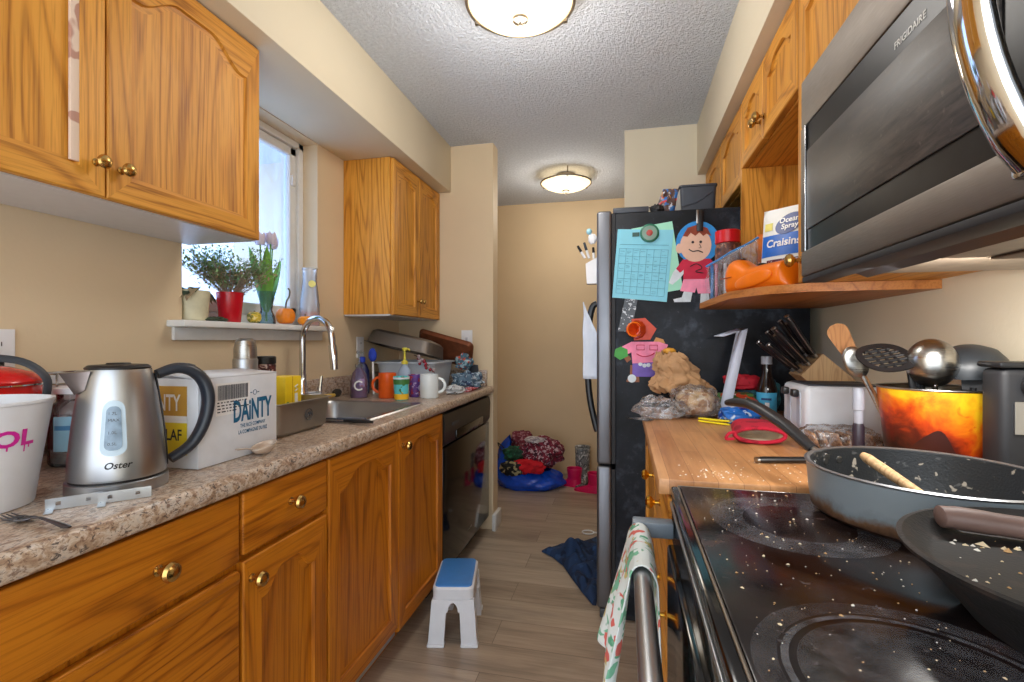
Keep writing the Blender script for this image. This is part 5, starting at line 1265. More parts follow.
# vanilla bottle
q=thing('sauce_bottle','dark sauce bottle with a pale blue label and grey cap before the fridge','bottle',(.502,1.93,wz))
MB().lathe([(0,wz),(.033,wz),(.035,wz+.005),(.035,wz+.095),(.030,wz+.112),(.017,wz+.15),(.0155,wz+.185)],(.502,1.93,0),32).build('glass',mat('dark brown glass',(30,18,16),.1),q)
MB().lathe([(.018,wz+.1855),(.018,wz+.212),(.016,wz+.214),(0,wz+.2142)],(.502,1.93,0),24).build('cap',mat('grey cap',(164,166,174),.4),q)
fa2=math.atan2(-1.93,-.502)
mb=MB(); lab(mb,.502,1.93,.0355,wz+.012,wz+.085,-1.2,1.2,0,20,a=fa2); lab(mb,.502,1.93,.0358,wz+.058,wz+.066,-.5,.45,1,8,a=fa2); lab(mb,.502,1.93,.0358,wz+.025,wz+.05,-.15,.25,2,6,a=fa2); mb.build('label',[mat('sky label',(70,170,214),.5),mat('navy print',(24,54,110),.5),m_white2],q,recalc=False)
# paper bag, bread bag, loose film
mb=MB()
def bagpt(u,v):
    a=2*PI*u; z=wz+.07+.15*v; w=.075*(1-.55*v**2.2)+.012*math.sin(v*9); k=.92+.40*noise.noise(V((math.cos(a)*1.8,math.sin(a)*1.8,v*4)))+.42*abs(noise.noise(V((math.cos(a)*2.6,math.sin(a)*2.6,v*5+3))))+.20*abs(noise.noise(V((math.cos(a)*6,math.sin(a)*6,v*11))))
    cx_=.215-.05*v+.06*(1-v)*(.5 if math.cos(a)>0 else 0)
    return V((cx_+w*k*math.cos(a)*1.05, 2.00+w*k*math.sin(a)*.62, z+.02*noise.noise(V((math.cos(a)*3,math.sin(a)*3,1)))))
mb.grid(bagpt,90,48,cu=True); m_kraft=mat('kraft paper',(184,142,100),.75,var=.12,bump=.4,bs=60)
o=mb.build('paper_bag',m_kraft,recalc=False,sharp=50,solid=.0012); tag(o,'crumpled brown paper bag against the fridge side','bag')
q=thing('bread_bag','clear bag holding a pale bread loaf at the back of the butcher block','bag',(.24,1.84,wz))
m_bread=blotch('pale bread crust',(214,180,136),[(232,212,184),(176,128,84)],40,.85,.53)
MB().blob((.245,1.84,wz+.052),(.066,.05,.044),.12,3,3,28,zmin=wz+.004,pw=.75).build('loaf',m_bread,q)
MB().blob((.243,1.84,wz+.054),(.079,.058,.054),.22,3.5,6,48,zmin=wz,pw=.7).build('wrap',m_film,q)
o=MB().blob((.125,1.80,wz+.03),(.085,.055,.04),.5,3,9,48,zmin=wz).build('plastic_bag',m_film,sub=1); tag(o,'empty crumpled clear plastic bag left of the bread','bag')
o=MB().add([(.01,1.72,wz+.006),(.075,1.755,wz+.006),(.10,1.72,wz+.003),(.072,1.69,wz+.003)],[[0,1,2,3]]).build('plastic_scrap',m_film,recalc=False,solid=.001); tag(o,'loose tail of clear plastic hanging over the butcher block edge','film')
o=MB().blob((.175,2.03,wz+.228),(.026,.02,.014),.2,3,4,20).build('orange_peel',mat('orange yellow',(226,160,50),.5)); tag(o,'orange-yellow piece poking out on top of the paper bag','peel')
# leaning white board
mb=MB(); 
f0,f1=V((.318,1.83,wz+.001)),V((.415,1.99,wz+.315)); 
dv=(f1-f0); sv=V((.035,-.012,0))
mb.add([f0,f0+sv,f1+sv,f1,f1+V((-.085,-.02,-.028)),f1+sv+V((-.085,-.02,-.028))],[[0,1,2,3],[3,2,5,4]])
o=mb.build('folded_card',mat('lavender white card',(206,212,228),.5,var=.03),recalc=False,solid=.003); tag(o,'tall folded white card strip leaning by the fridge','card')
def pouch(label,c,r,cols,seed,rot=0,name='snack_bag',cat='bag',rough=.35):
    mb=MB(); mb.M=Matrix.Translation(V(c))@Matrix.Rotation(rot,4,'Z'); mb.blob((0,0,0),r,.3,3,seed,32,zmin=-c[2]+0+(c[2]-r[2]) - (c[2]-r[2]) if False else None,pw=.7)
    o=mb.build(name,blotch('wrap '+label[:20],cols[0],cols[1:],24,rough,.56),sub=1); tag(o,label,cat); return o
pouch('teal snack bag at the bottom of the pile by the fridge',(.50,2.03,wz+.065),(.075,.03,.062),[(30,74,90),(60,120,130)],1)
pouch('green and white snack bag lying before the red pouch',(.40,1.93,wz+.045),(.075,.055,.036),[(70,110,60),(210,206,196),(200,70,40)],2,.3)
pouch('red fabric pouch on top of the green snack bag',(.435,2.00,wz+.115),(.062,.04,.028),[(190,24,44),(150,14,30)],3,.1,'pouch','pouch',.7)
pouch('crinkled bright blue wrapper on the butcher block behind the red mitt',(.37,1.74,wz+.026),(.062,.05,.024),[(36,110,200),(200,220,240),(20,60,150)],4,.2,'wrapper','wrapper',.25)
q=thing('bag_clip','bright yellow bag clip lying on the butcher block','clip',(.28,1.69,wz))
m_yclip=mat('bright yellow plastic',(240,222,20),.35)
for k,dz in enumerate((.004,.013)):
    MB().tube([(.243,1.725,wz+dz),(.29,1.69,wz+dz),(.325,1.665,wz+dz+.002*k)],[.005,.0055,.005],8,flat=.7).build('jaw',m_yclip,q)
# ------------------------------------------------------------------ shelf snacks
sz=1.3225
q=thing('orange_carrier','orange plastic carrier case with a rounded end on the open shelf','case',(.39,1.60,sz))
m_orange=mat('orange plastic',(242,122,14),.3,var=.05)
A,B_=V((.348,1.755,0)),V((.455,1.49,0)); dv=(B_-A); L_=dv.length; dv.normalize(); nv=V((dv.y,-dv.x,0)); nv=-nv if nv.x>0 else nv
def cpt(u,v):
    a=2*PI*u; s_=v; 
    k=math.sqrt(max(0,1-(2*max(0,.16-s_)/.32)**2))*math.sqrt(max(0,1-(max(0,s_-.93)/.07)**2))+.002
    w=(.043-.006*s_)*k; hh=(.057-.017*min(1,max(0,(s_-.22)/.2)))*k
    e=lambda x:math.copysign(abs(x)**.75,x)
    return A+dv*L_*s_+nv*w*e(math.cos(a))+V((0,0,sz+.001+hh*(1+.98*e(math.sin(a)))*(1)+.0*(1-k)))
MB().grid(cpt,40,40,cu=True).build('shell',m_orange,q,recalc=False)
mb=MB(); mb.M=Matrix.Translation(A+dv*L_*.58+nv*.040+V((0,0,sz+.036)))@Matrix(((dv.x,nv.x,0,0),(dv.y,nv.y,0,0),(0,0,1,0),(0,0,0,1)))@Matrix.Rotation(-.10,4,'Y')
mb.blob((0,0,0),(.085,.007,.021),0,1,1,32,pw=.85); mb.build('oval_panel',m_orange,q)
MB().tube([A+dv*L_*q_+nv*.0445+V((0,0,sz+.056)) for q_ in (.04,.12,.24)],.0015,6).build('seam',mat('dark orange',(180,80,10),.4),q)
for q_ in (.20,.55): MB().blob(A+dv*L_*q_+V((0,0,sz+.114 if q_<.3 else sz+.083)),(.014,.010,.005),0,1,2,14).build('button',m_blackm,q)
q=thing('zip_bag','clear zip bag with a blue seal and markers at the shelf end','bag',(.335,1.90,sz))
def zpt(u,v,o=0):
    x=.296+.015*noise.noise(V((u*3,v*3,1)))+.145*u; return V((x+o,1.935-.13*u+o*.6,sz+.004+(.125+.075*u)*v))
m_zblue=mat('blue zip seal',(70,150,220),.35)
MB().grid(lambda u,v:zpt(u,v),16,14).build('front_film',m_film,q,recalc=False)
MB().grid(lambda u,v:zpt(u,v,.045*(1-v)+.006),16,14).build('back_film',m_film,q,recalc=False)
MB().tube([zpt(u_/8,1.0,.003) for u_ in range(9)],.006,8,flat=.6).build('zip_seal',m_zblue,q)
for k,(m_,nm_) in enumerate(((mat('marker blue',(50,140,210),.4),'blue'),(mat('marker pink',(226,140,160),.4),'pink'),(mat('marker brown',(96,60,50),.4),'brown'),(mat('marker white',(222,222,226),.4),'white'))):
    p0=V((.318+.013*k,1.932-.011*k,sz+.006)); kx_=thing('marker_pen',nm_+' marker pen standing inside the clear zip bag','pen',p0,'markers in the zip bag')
    MB().lathe([(0,p0.z),(.0055,p0.z),(.0055,p0.z+.09),(.004,p0.z+.095)],(p0.x,p0.y,0),12).build('barrel',m_white2 if k==3 else m_,kx_)
    MB().lathe([(.006,p0.z+.0955),(.006,p0.z+.125),(.0045,p0.z+.128),(0,p0.z+.128)],(p0.x,p0.y,0),12).build('cap',m_,kx_)
q=thing('snack_jar','clear jar of dark snacks with a red screw lid behind the zip bag','jar',(.385,2.002,sz))
MB().lathe([(0,sz),(.042,sz),(.045,sz+.006),(.045,sz+.2),(.040,sz+.222)],(.385,2.002,0),32).build('body',blotch('dark snack mix',(88,52,46),[(150,96,70),(50,26,30)],60,.3),q)
MB().lathe([(.043,sz+.2225),(.045,sz+.225),(.045,sz+.268),(.043,sz+.2705),(0,sz+.271)],(.385,2.002,0),32).build('lid',mat('red lid',(206,22,34),.3,var=.04),q)
o=MB().box(.50,.60,2.036,2.050,sz+.001,sz+.26,.002).build('orange_folder',mat('orange card',(226,124,40),.5)); tag(o,'orange card sleeve standing at the shelf side panel','card')
# dried fruit bag
q=thing('dried_fruit_bag','white and blue dried cranberry bag standing on the open shelf','bag',(.53,1.60,sz))
fb0,fb1=V((.42,1.76,sz+.10)),V((.57,1.61,sz+.10)); dx_=(fb1-fb0).normalized(); nf=V((dx_.y,-dx_.x,0)); nf=nf if nf.y<0 else -nf
Wf=.185
def fpt(a,b,o): 
    # a along width 0..1, b up 0..1
    th=.028*math.sin(PI*min(1,max(0,a)))**.6*(1-b**2)*o; lean=.05*b
    return V((.440,1.775,sz+.001))+dx_*Wf*a+nf*(th)+V((0,0,.285*b))+V((.02,.02,0))*b
m_bagw=mat('white bag print',(232,232,226),.35,var=.03)
mb=MB(); mb.grid(lambda u,v:fpt(u,v,1),16,18); mb.grid(lambda u,v:fpt(u,v,-1),16,18); mb.build('pouch',m_bagw,q)
def fp2(x,y,o=.0015): return fpt(x,y,1)+nf*o
m_bblue=mat('bright blue print',(20,100,196),.35)
mb=MB(); mb.grid(lambda u,v:fp2(.02+.96*u,.44+.25*v,.0012),16,6); mb.build('blue_band',m_bblue,q,recalc=False)
mb=MB(); k=28
vs=[fp2(.50,.80,.0035)]+[fp2(.50+.24*math.cos(2*PI*i/k),.80+.115*math.sin(2*PI*i/k)+.03*math.cos(2*PI*i/k),.0028) for i in range(k)]
mb.add(vs,[[0,1+i,1+(i+1)%k] for i in range(k)]); mb.build('logo',mat('navy logo',(16,52,128),.35),q,recalc=False)
mb=MB(); mb.text('Ocean',.024,(0,0,0),(1,0,0),(0,0,1),align='CENTER',bold=.0006,warp=lambda x,y:fp2(.50+x/Wf,.815+y/.285+.12*x,.005)); mb.text('Spray',.024,(0,0,0),(1,0,0),(0,0,1),align='CENTER',bold=.0006,warp=lambda x,y:fp2(.52+x/Wf,.742+y/.285+.12*x,.005)); mb.build('logo_lettering',m_white2,q,recalc=False)
mb=MB(); mb.text('Craisins',.035,(0,0,0),(1,0,0),(0,0,1),align='CENTER',bold=.0009,warp=lambda x,y:fp2(.43+x/Wf,.55+y/.285,.0035)); mb.build('lettering',m_white2,q,recalc=False)
mb=MB(); 
for a_ in (.05,.80): mb.grid(lambda u,v:fp2(a_+.15*u,.75+.09*v,.0015),4,4)
mb.build('yellow_tabs',mat('pale yellow tab',(236,222,110),.4),q,recalc=False)
mb=MB(); mb.grid(lambda u,v:fp2(.15+.7*u,.06+.34*v,.0014),12,8); mb.build('pouch_window',blotch('dark berries behind film',(96,40,50),[(190,180,190),(150,110,120)],50,.15,.55),q,recalc=False)
# ------------------------------------------------------------------ fridge papers and crafts
FYP=FY0-.0015
def sheet(name,label,cat,pts,y,m,th=.0006,group=None):
    o=MB().prism(pts,lambda a,b,d:(a,y-d,b),0,th).build(name,m); tag(o,label,cat,group); return o
m_green=mat('pale green paper',(158,222,196),.6,var=.03)
sheet('paper_sheet','pale green paper sheet stuck on the fridge behind the blue calendar','paper',[(.03,1.64),(.191,1.663),(.233,1.385),(.08,1.36)],FYP,m_green)
m_bpap=mat('light blue paper',(132,206,226),.6,var=.03)
t=thing('calendar_sheet','light blue calendar sheet stuck on the fridge side','paper',(.07,FYP-.001,1.34))
cor=[V((-.025,1.641)),V((.197,1.627)),V((.170,1.334)),V((-.048,1.357))]
MB().prism([tuple(c) for c in cor],lambda a,b,d:(a,FYP-.001-d,b),0,.0007).build('sheet',m_bpap,t)
def cs(u,v): p=cor[0].lerp(cor[1],u).lerp(cor[3].lerp(cor[2],u),v); return V((p.x,FYP-.0021,p.y))
mb=MB()
for i in range(8): mb.tube([cs(.06+.88*i/7,.28),cs(.06+.88*i/7,.93)],.0006,4)
for i in range(7): mb.tube([cs(.06,.28+.65*i/6),cs(.94,.28+.65*i/6)],.0006,4)
mb.tube([cs(.06,.22),cs(.94,.215)],.0008,4); random.seed(14)
for i in range(60):
    a,b=.08+.12571*random.randrange(7),.30+.1083*random.randrange(6); w_=random.uniform(.03,.09); yy=b+random.uniform(0,.06); mb.tube([cs(a,yy),cs(a+w_,yy)],.0006,4)
mb.build('grid_print',mat('blue grey ink',(86,150,176),.6),t,recalc=False)
t=thing('round_magnet','green round fridge magnet with a red centre on the calendar','magnet',(.102,FYP-.003,1.618))
MB().lathe([(.038,0),(.038,.004),(.034,.007),(.026,.0075)],(.102,FYP-.0025,1.618),32,(0,-1,0)).build('disc',mat('green magnet',(34,110,86),.35),t)
MB().lathe([(.030,.0078),(.028,.0082),(0,.0083)],(.102,FYP-.0025,1.618),28,(0,-1,0)).build('face',mat('grey green face',(120,150,136),.4),t)
MB().lathe([(.013,.0085),(.011,.0098),(0,.0102)],(.102,FYP-.0025,1.618),20,(0,-1,0)).build('centre',mat('brick red',(170,70,64),.4),t)
sheet('small_magnet','small dark rectangular magnet left of the green round one','magnet',[(.034,1.607),(.062,1.607),(.062,1.623),(.034,1.623)],FYP-.0025,mat('dark teal',(56,90,84),.5),.003)
# paper boy
t=thing('paper_doll','paper doll craft of a child with blue hat ring, red shirt and pink shorts','paper craft',(.285,FYP,1.34))
def shape(name,pts,m,lay,th=.0006,lb=None):
    return MB().prism(pts,lambda a,b,d:(a,FYP-.0002-.0009*lay-d,b),0,th).build(name,m,t,lb)
def ell(cx_,cz_,rx_,rz_,n=28,a0=0,a1=2*PI): return [(cx_+rx_*math.cos(a0+(a1-a0)*i/n),cz_+rz_*math.sin(a0+(a1-a0)*i/n)) for i in range(n)]
m_hat=mat('sky blue craft paper',(40,140,214),.6); m_face=mat('peach craft paper',(224,184,160),.6,var=.05); m_hair=mat('auburn crayon',(140,60,36),.7,var=.2); m_shirt=mat('crimson craft paper',(196,20,60),.6); m_short=mat('pink craft paper',(244,146,176),.6); m_pw=mat('white drawing paper',(210,220,226),.6); m_ink=mat('black crayon',(30,28,34),.7)
hx_,hz_=.285,1.566
shape('hat',ell(hx_+.004,hz_+.006,.083,.086),m_hat,0)
shape('arm',[(.235,1.505),(.195,1.455),(.178,1.412),(.192,1.404),(.222,1.43),(.246,1.46)],m_pw,0)
shape('foot',[(.24,1.385),(.228,1.352),(.195,1.345),(.2,1.333),(.262,1.333),(.272,1.385)],m_pw,0); shape('foot',[(.302,1.38),(.298,1.325),(.335,1.325),(.33,1.38)],m_pw,0)
shape('shorts',[(.236,1.43),(.222,1.378),(.278,1.370),(.284,1.39),(.29,1.366),(.338,1.366),(.33,1.43)],m_short,1)
shape('shirt',[(.232,1.505),(.206,1.468),(.222,1.452),(.236,1.464),(.234,1.425),(.332,1.425),(.33,1.47),(.352,1.456),(.362,1.474),(.335,1.505)],m_shirt,2)
shape('head',ell(hx_-.004,hz_-.006,.060,.066),m_face,3)
shape('ear',ell(hx_-.066,hz_-.016,.014,.020,14),m_face,2)
shape('hair',[(.232,1.60),(.25,1.632),(.285,1.642),(.325,1.628),(.34,1.595),(.322,1.605),(.31,1.596),(.295,1.612),(.28,1.598),(.262,1.612),(.25,1.596)],m_hair,4)
mb=MB(); 
def yv(a,b): return V((a,FYP-.0048,b))
for e in ((.270,1.573),(.300,1.573)): mb.lathe([(.0055,0),(0,.0006)],yv(*e),12,(0,-1,0))
mb.tube(spline([yv(.255,1.545),yv(.27,1.536),yv(.29,1.538),yv(.308,1.530)],4),.0022,5); mb.tube([yv(.295,1.565),yv(.302,1.55),yv(.293,1.549)],.0012,5)
mb.tube(spline([V((.26,FYP-.0036,1.475)),V((.285,FYP-.0036,1.486)),V((.305,FYP-.0036,1.468)),V((.28,FYP-.0036,1.455)),V((.31,FYP-.0036,1.448))],4),.002,5); mb.build('crayon_lines',m_ink,t,recalc=False)
t=thing('magnet_clip','black magnetic clip holding the paper doll at the fridge top edge','clip',(.296,FYP,1.62))
MB().box(.284,.309,FYP-.012,FYP-.004,1.615,1.70,.003).build('clip_body',m_black,t); MB().box(.282,.290,FYP-.016,FYP-.0122,1.645,1.70,.001).build('lever',m_steel,t)
# second craft
t=thing('paper_doll','paper doll craft with smiling pink shirt and purple shorts low on the fridge','paper craft',(.07,FYP,1.0))
m_pk=mat('rose craft paper',(240,136,170),.6); m_pu=mat('purple craft paper',(112,88,176),.6); m_br=mat('brown craft paper',(140,84,54),.6); m_gr=mat('green craft paper',(70,160,70),.6)
shape('leg',[(.026,1.075),(.024,1.03),(.01,1.012),(.01,1.005),(.062,1.005),(.06,1.03),(.056,1.075)],m_br,0)
shape('leg',[(.10,1.075),(.104,1.045),(.128,1.035),(.15,1.04),(.146,1.075)],m_br,0)
shape('shorts',[(.034,1.105),(.034,1.028),(.135,1.028),(.142,1.105)],m_pu,1)
shape('shirt',[(.03,1.172),(-.012,1.150),(.002,1.115),(.03,1.128),(.034,1.082),(.142,1.090),(.146,1.128),(.162,1.122),(.175,1.160),(.138,1.172)],m_pk,2)
shape('bag',[(-.036,1.14),(-.012,1.152),(.014,1.140),(.016,1.112),(-.016,1.096),(-.04,1.112)],m_gr,3)
shape('hand',[(.0,1.105),(.02,1.115),(.03,1.10),(.012,1.085)],m_br,2); shape('hand',[(.118,1.172),(.128,1.19),(.156,1.182),(.164,1.165)],mat('tan craft paper',(196,140,80),.6),1)
shape('wheel',ell(.032,1.02,.017,.017,20),m_pw,3)
mb=MB(); y_=FYP-.0036
for c_ in (.066,.118): mb.tube([V((c_+a*.015,y_,1.148+b*.010)) for a,b in ((-1,-1),(1,-1),(1,1),(-1,1))],.0016,5,closed=True)
mb.tube(spline([V((.05,y_,1.122)),V((.075,y_,1.111)),V((.105,y_,1.115)),V((.122,y_,1.126))],5),.002,5); mb.build('drawn_face',mat('red crayon',(196,30,60),.7),t,recalc=False)
mb=MB(); 
for a,b in ((.066,1.08),(.082,1.074),(.098,1.076)): mb.lathe([(.0085,0),(0,.0012)],(a,FYP-.0024,b),14,(0,-1,0))
mb.build('dots',m_pw,t,recalc=False)
t=thing('orange_cup','translucent orange faceted cup stuck above the smiling paper doll','cup',(.07,FYP-.02,1.17))
m_trans=clear('orange clear plastic',(232,84,30),.75,.1)
MB().lathe([(.0,0),(.036,0),(.040,.004),(.030,.05),(.027,.051),(.024,.05),(.0,.006)],(.052,FYP-.006,1.222),10,(-.35,-1,0)).build('cup_body',m_trans,t,sharp=10)
shape('crest',[(.03,1.266),(.085,1.270),(.130,1.225),(.105,1.180),(.04,1.178)],mat('red orange paper',(206,70,40),.5),1)
MB().tube([V((.052,FYP-.006,1.222))+V((-.012,-.052,0))+V((.028*math.cos(2*PI*k/24)*.95,.008*math.cos(2*PI*k/24),.028*math.sin(2*PI*k/24))) for k in range(24)],.003,6,closed=True).build('rim',m_orange,t)
o=sheet('plastic_strip','clear plastic strip with white print hanging under the calendar','strip',[(.006,1.362),(.058,1.362),(.03,1.215),(-.025,1.215)],FYP,blotch('printed strip',(60,64,70),[(196,200,206)],70,.3,.58))
# things on the fridge front
q=thing('pen_holder','white magnetic pen holder with pens on the fridge front','holder',(-.135,2.13,1.42))
mb=MB(); mb.prism([(-.1135,1.42),(-.155,1.42),(-.160,1.505),(-.1135,1.53)],lambda a,b,d:(a,d,b),2.11,2.16); mb.build('cup',m_white2,q)
for k,(a,b,m_) in enumerate(((-.045,.055,m_black),(-.030,.07,m_char),(-.004,.05,m_black))):
    p0=V((-.150+.012*k,2.125+.01*k,1.50)); x_=thing('pen',['dark pen leaning furthest left in the white pen holder','grey pen in the middle of the white pen holder','black pen nearest the fridge in the white pen holder'][k],'pen',p0+V((0,0,.028)),'pens in the holder')
    q0=p0+V((a*.3,0,.032)); q1=p0+V((a,0,.03+b)); MB().tube([q0,q0*.5+q1*.5],.0055,8).build('barrel',m_white2,x_); MB().tube([q0*.48+q1*.52,q1],[.006,.005],8).build('cap',m_,x_)
q=thing('figure_magnet','small white and blue figure magnet high on the fridge front edge','magnet',(-.13,2.13,1.58))
MB().blob((-.132,2.13,1.612),(.019,.012,.022),.3,5,2,16).build('body',m_white2,q); MB().blob((-.146,2.128,1.645),(.012,.010,.013),.2,5,3,14).build('head',mat('ice blue',(150,200,214),.4),q)
mb=MB(); 
def rag(u,v):
    w=.016+.052*min(1,v*2.2); return V((-.1735-.0*u+.06*u*min(1,v*2.4)-.004*noise.noise(V((u*3,v*4,2))) ,2.150+.008*noise.noise(V((u*2,v*3,7))),1.345-.335*v))
mb.grid(rag,10,20); o=mb.build('paper_towel',mat('white paper',(214,222,236),.7,var=.03),recalc=False,solid=.002); tag(o,'white paper towel hanging over the fridge door handle','paper')
# on top of the fridge
tz=1.7085
q=thing('storage_bin','dark grey plastic storage bin on top of the fridge','bin',(.305,2.27,tz))
m_bin=mat('slate plastic bin',(52,58,68),.5,var=.08)
mb=MB(); loft(mb,[rrect(.237,.372,2.19,2.40,.012,tz),rrect(.232,.378,2.185,2.405,.014,tz+.118),rrect(.228,.382,2.181,2.409,.014,tz+.119),rrect(.228,.382,2.181,2.409,.014,tz+.126),rrect(.238,.372,2.191,2.399,.012,tz+.126),rrect(.243,.366,2.196,2.394,.01,tz+.004)],cap0=True,cap1=True); mb.build('bin_body',m_bin,q,recalc=False)
mb=MB(); mb.tube([(.236,2.1855,tz+.035),(.30,2.1845,tz+.05),(.366,2.1835,tz+.095)],.002,5); mb.build('moulded_rib',m_char,q)
mb=MB(); 
def ppt(u,v):
    return V((.165+.085*(u-.5)*(1-.25*v)+.03*v, 2.19+.03*math.sin(PI*u)*(1-v)*(-1)+.012*noise.noise(V((u*4,v*4,3))), tz+.001+.115*v))
mb.grid(ppt,16,16); mb.grid(lambda u,v:ppt(u,v)+V((0,.035*(1-v),0)),16,16)
o=mb.build('snack_bag',blotch('printed snack wrap',(86,70,70),[(180,130,90),(200,206,216),(196,60,60),(60,120,190)],34,.2,.57),recalc=False); tag(o,'colourful crumpled snack bag standing on the fridge top','bag')
o=MB().blob((.135,2.15,tz+.02),(.03,.03,.02),.4,4,3,24,zmin=tz).build('cable_bundle',m_blackm); tag(o,'small dark bundle beside the snack bag on the fridge','bundle')
# ------------------------------------------------------------------ floor things
q=thing('step_stool','white plastic step stool with a blue top in the aisle','stool',(-.66,1.9,0))
m_stool=mat('white stool plastic',(226,230,236),.35,var=.02); m_stblue=mat('stool blue',(60,130,206),.4,var=.04)
X0,X1,Y0,Y1,hz=-.740,-.580,1.770,2.030,.222
def sl(x,y,z,o=0):
    k=(hz-z)/hz; cx_,cy_=(X0+X1)/2,(Y0+Y1)/2
    return V((cx_+(x-cx_)*(1+.22*k),cy_+(y-cy_)*(1+.12*k),z))
MB().add([sl(*p) for p in ((X0+.01,Y0+.01,hz-.012),(X1-.01,Y0+.01,hz-.012),(X1-.01,Y1-.01,hz-.012),(X0+.01,Y1-.01,hz-.012))],[[0,1,2,3]]) 
mb=MB(); loft(mb,[rrect(X0,X1,Y0,Y1,.025,hz-.045),rrect(X0,X1,Y0,Y1,.025,hz-.006),rrect(X0+.006,X1-.006,Y0+.006,Y1-.006,.022,hz)],cap0=True,cap1=True); mb.build('seat_frame',m_stool,q,recalc=False)
mb=MB(); loft(mb,[rrect(X0+.008,X1-.008,Y0+.008,Y1-.008,.02,hz+.0003),rrect(X0+.009,X1-.009,Y0+.009,Y1-.009,.02,hz+.004),rrect(X0+.014,X1-.014,Y0+.014,Y1-.014,.018,hz+.006)],cap0=True,cap1=True); mb.build('seat_pad',m_stblue,q,'blue top pad',recalc=False)
def side_panel(y,flip):
    # end panel with an arch cut out between two legs
    pts=[]; w=(X1-X0)
    out=[(X0+.002,0),(X0+.052,0),(X0+.056,.13)]
    for k in range(9):
        a=PI-PI*k/8; out.append(((X0+X1)/2+(w/2-.062)*math.cos(a)*1.0,.13+.035*math.sin(a)))
    out+= [(X1-.056,.13),(X1-.052,0),(X1-.002,0),(X1-.002,hz-.046),(X0+.002,hz-.046)]
    return out
for y,yd in ((Y0+.002,.022),(Y1-.002,-.022)):
    mb=MB(); pl=side_panel(y,0); mb.prism(pl,lambda a,b,d:sl(a,y+d,b),0,yd); mb.build('leg_panel',m_stool,q,sharp=30)
for x,xd in ((X0+.002,.018),(X1-.002,-.018)):
    mb=MB(); mb.box(min(x,x+xd),max(x,x+xd),Y0+.026,Y1-.026,hz-.10,hz-.0455); mb.build('side_apron',m_stool,q)
    for ya_,yb_ in ((Y0+.025,Y0+.06),(Y1-.06,Y1-.025)):
        mb=MB(); mb.prism([(ya_,0.0),(yb_,0.0),(yb_,hz-.101),(ya_,hz-.101)],lambda a,b,d:sl(x+d,a,b),0,xd); mb.build('leg_flange',m_stool,q)
for x_,y_ in ((X0+.027,Y0+.013),(X1-.027,Y0+.013),(X0+.027,Y1-.013),(X1-.027,Y1-.013)):
    p=sl(x_,y_,0); MB().box(p.x-.034,p.x+.034,p.y-.018,p.y+.018,.0,.012,.005).build('foot',m_stool,q)
q.location=(-.672,1.918,0); q.rotation_euler=(0,0,.22)
# navy jeans heap
def Lb(y):
    P_=[(2.20,-.135),(2.30,-.19),(2.42,-.25),(2.55,-.31),(2.64,-.38),(2.70,-.455),(2.76,-.40),(2.85,-.25),(2.98,-.15)]
    for (a,b),(c,d) in zip(P_,P_[1:]):
        if a<=y<=c: return b+(d-b)*(y-a)/(c-a)
    return -.14
mb=MB(); 
def jn(u,v):
    y=2.20+.78*v; l=Lb(y); x=l+(-.120-l)*u; e=math.sin(PI*min(1,u*1.0+.0))**.4*math.sin(PI*v)**.5
    n_=noise.noise(V((x*9,y*6,2)))*.5+abs(noise.noise(V((x*16,y*10,4))))
    return V((x,y,.002+e*(.022+.065*max(0,n_))+(.05*u*math.sin(PI*v))*max(0,n_+.3)))
mb.grid(jn,30,60); o=mb.build('denim_garment',blotch('navy denim',(28,52,88),[(40,70,112),(18,34,62)],14,.9,.55),recalc=False,solid=.004,sub=1); tag(o,'navy denim garment crumpled on the floor in front of the fridge','clothing')
o=MB().tube([(-.215+.035*math.cos(2*PI*k/20),3.03+.03*math.sin(2*PI*k/20),.004) for k in range(20)],.004,6,closed=True).tube([(-.18,3.03,.004),(-.13,3.04,.004)],.006,6).build('ring_cord',m_white2); tag(o,'small white loop on the floor behind the navy garment','loop')
# blue bag of clothes and boots
q=thing('blue_bag','large shiny blue bag on the hall floor overflowing with clothes','bag',(-.74,3.95,0))
m_bag=mat('shiny blue bag plastic',(14,74,196),.25,var=.12,bump=.5,bs=18)
def bg(u,v):
    a=2*PI*u; k=1+.14*noise.noise(V((math.cos(a)*2,math.sin(a)*2,v*3)))+.05*noise.noise(V((math.cos(a)*7,math.sin(a)*7,v*6)))
    r=.75+.42*math.sin(PI*min(1,v*.85+.12)); r*=(1-.2*v)
    left=max(0,-math.cos(a)); zt=.13+.26*left**1.5
    return V((-.755+.275*r*k*math.cos(a),3.93+.19*r*k*math.sin(a),.002+zt*v*(1+.18*noise.noise(V((math.cos(a)*3,math.sin(a)*3,5))))))
MB().grid(bg,56,18,cu=True).build('bag_body',m_bag,q,recalc=False,sub=1)
MB().lathe([(0,.0015),(.17,.0015),(.175,.004),(0,.005)],(-.74,3.93,0),32,sx=1.25).build('bag_base',m_bag,q)
for k,(x0_,x1_) in enumerate(((-.99,-.93),(-1.0,-.97))):
    MB().tube(spline([(x0_,3.85,.22),(x0_-.03,3.83,.36+.05*k),(x1_-.01,3.86,.30),(x1_+.03,3.88,.22)],6),.006,8,flat=.5).build('strap',m_blackm,q)
cloth_heap('maroon paisley garment on top of the blue bag',(-.655,3.93,.275),(.19,.15,.115),[(120,24,52),(196,170,180),(60,20,40)],31,'garment','clothes in the blue bag',44,'clothing',.35,.13)
cloth_heap('bright red garment at the front of the blue bag',(-.73,3.79,.19),(.13,.055,.06),[(206,16,34),(170,10,26)],5,'garment','clothes in the blue bag',10,'clothing',.4,.10)
cloth_heap('dark green garment at the left of the blue bag',(-.865,3.84,.27),(.085,.07,.06),[(24,66,48),(40,110,80)],6,'garment','clothes in the blue bag',30,'clothing',.4,.16)
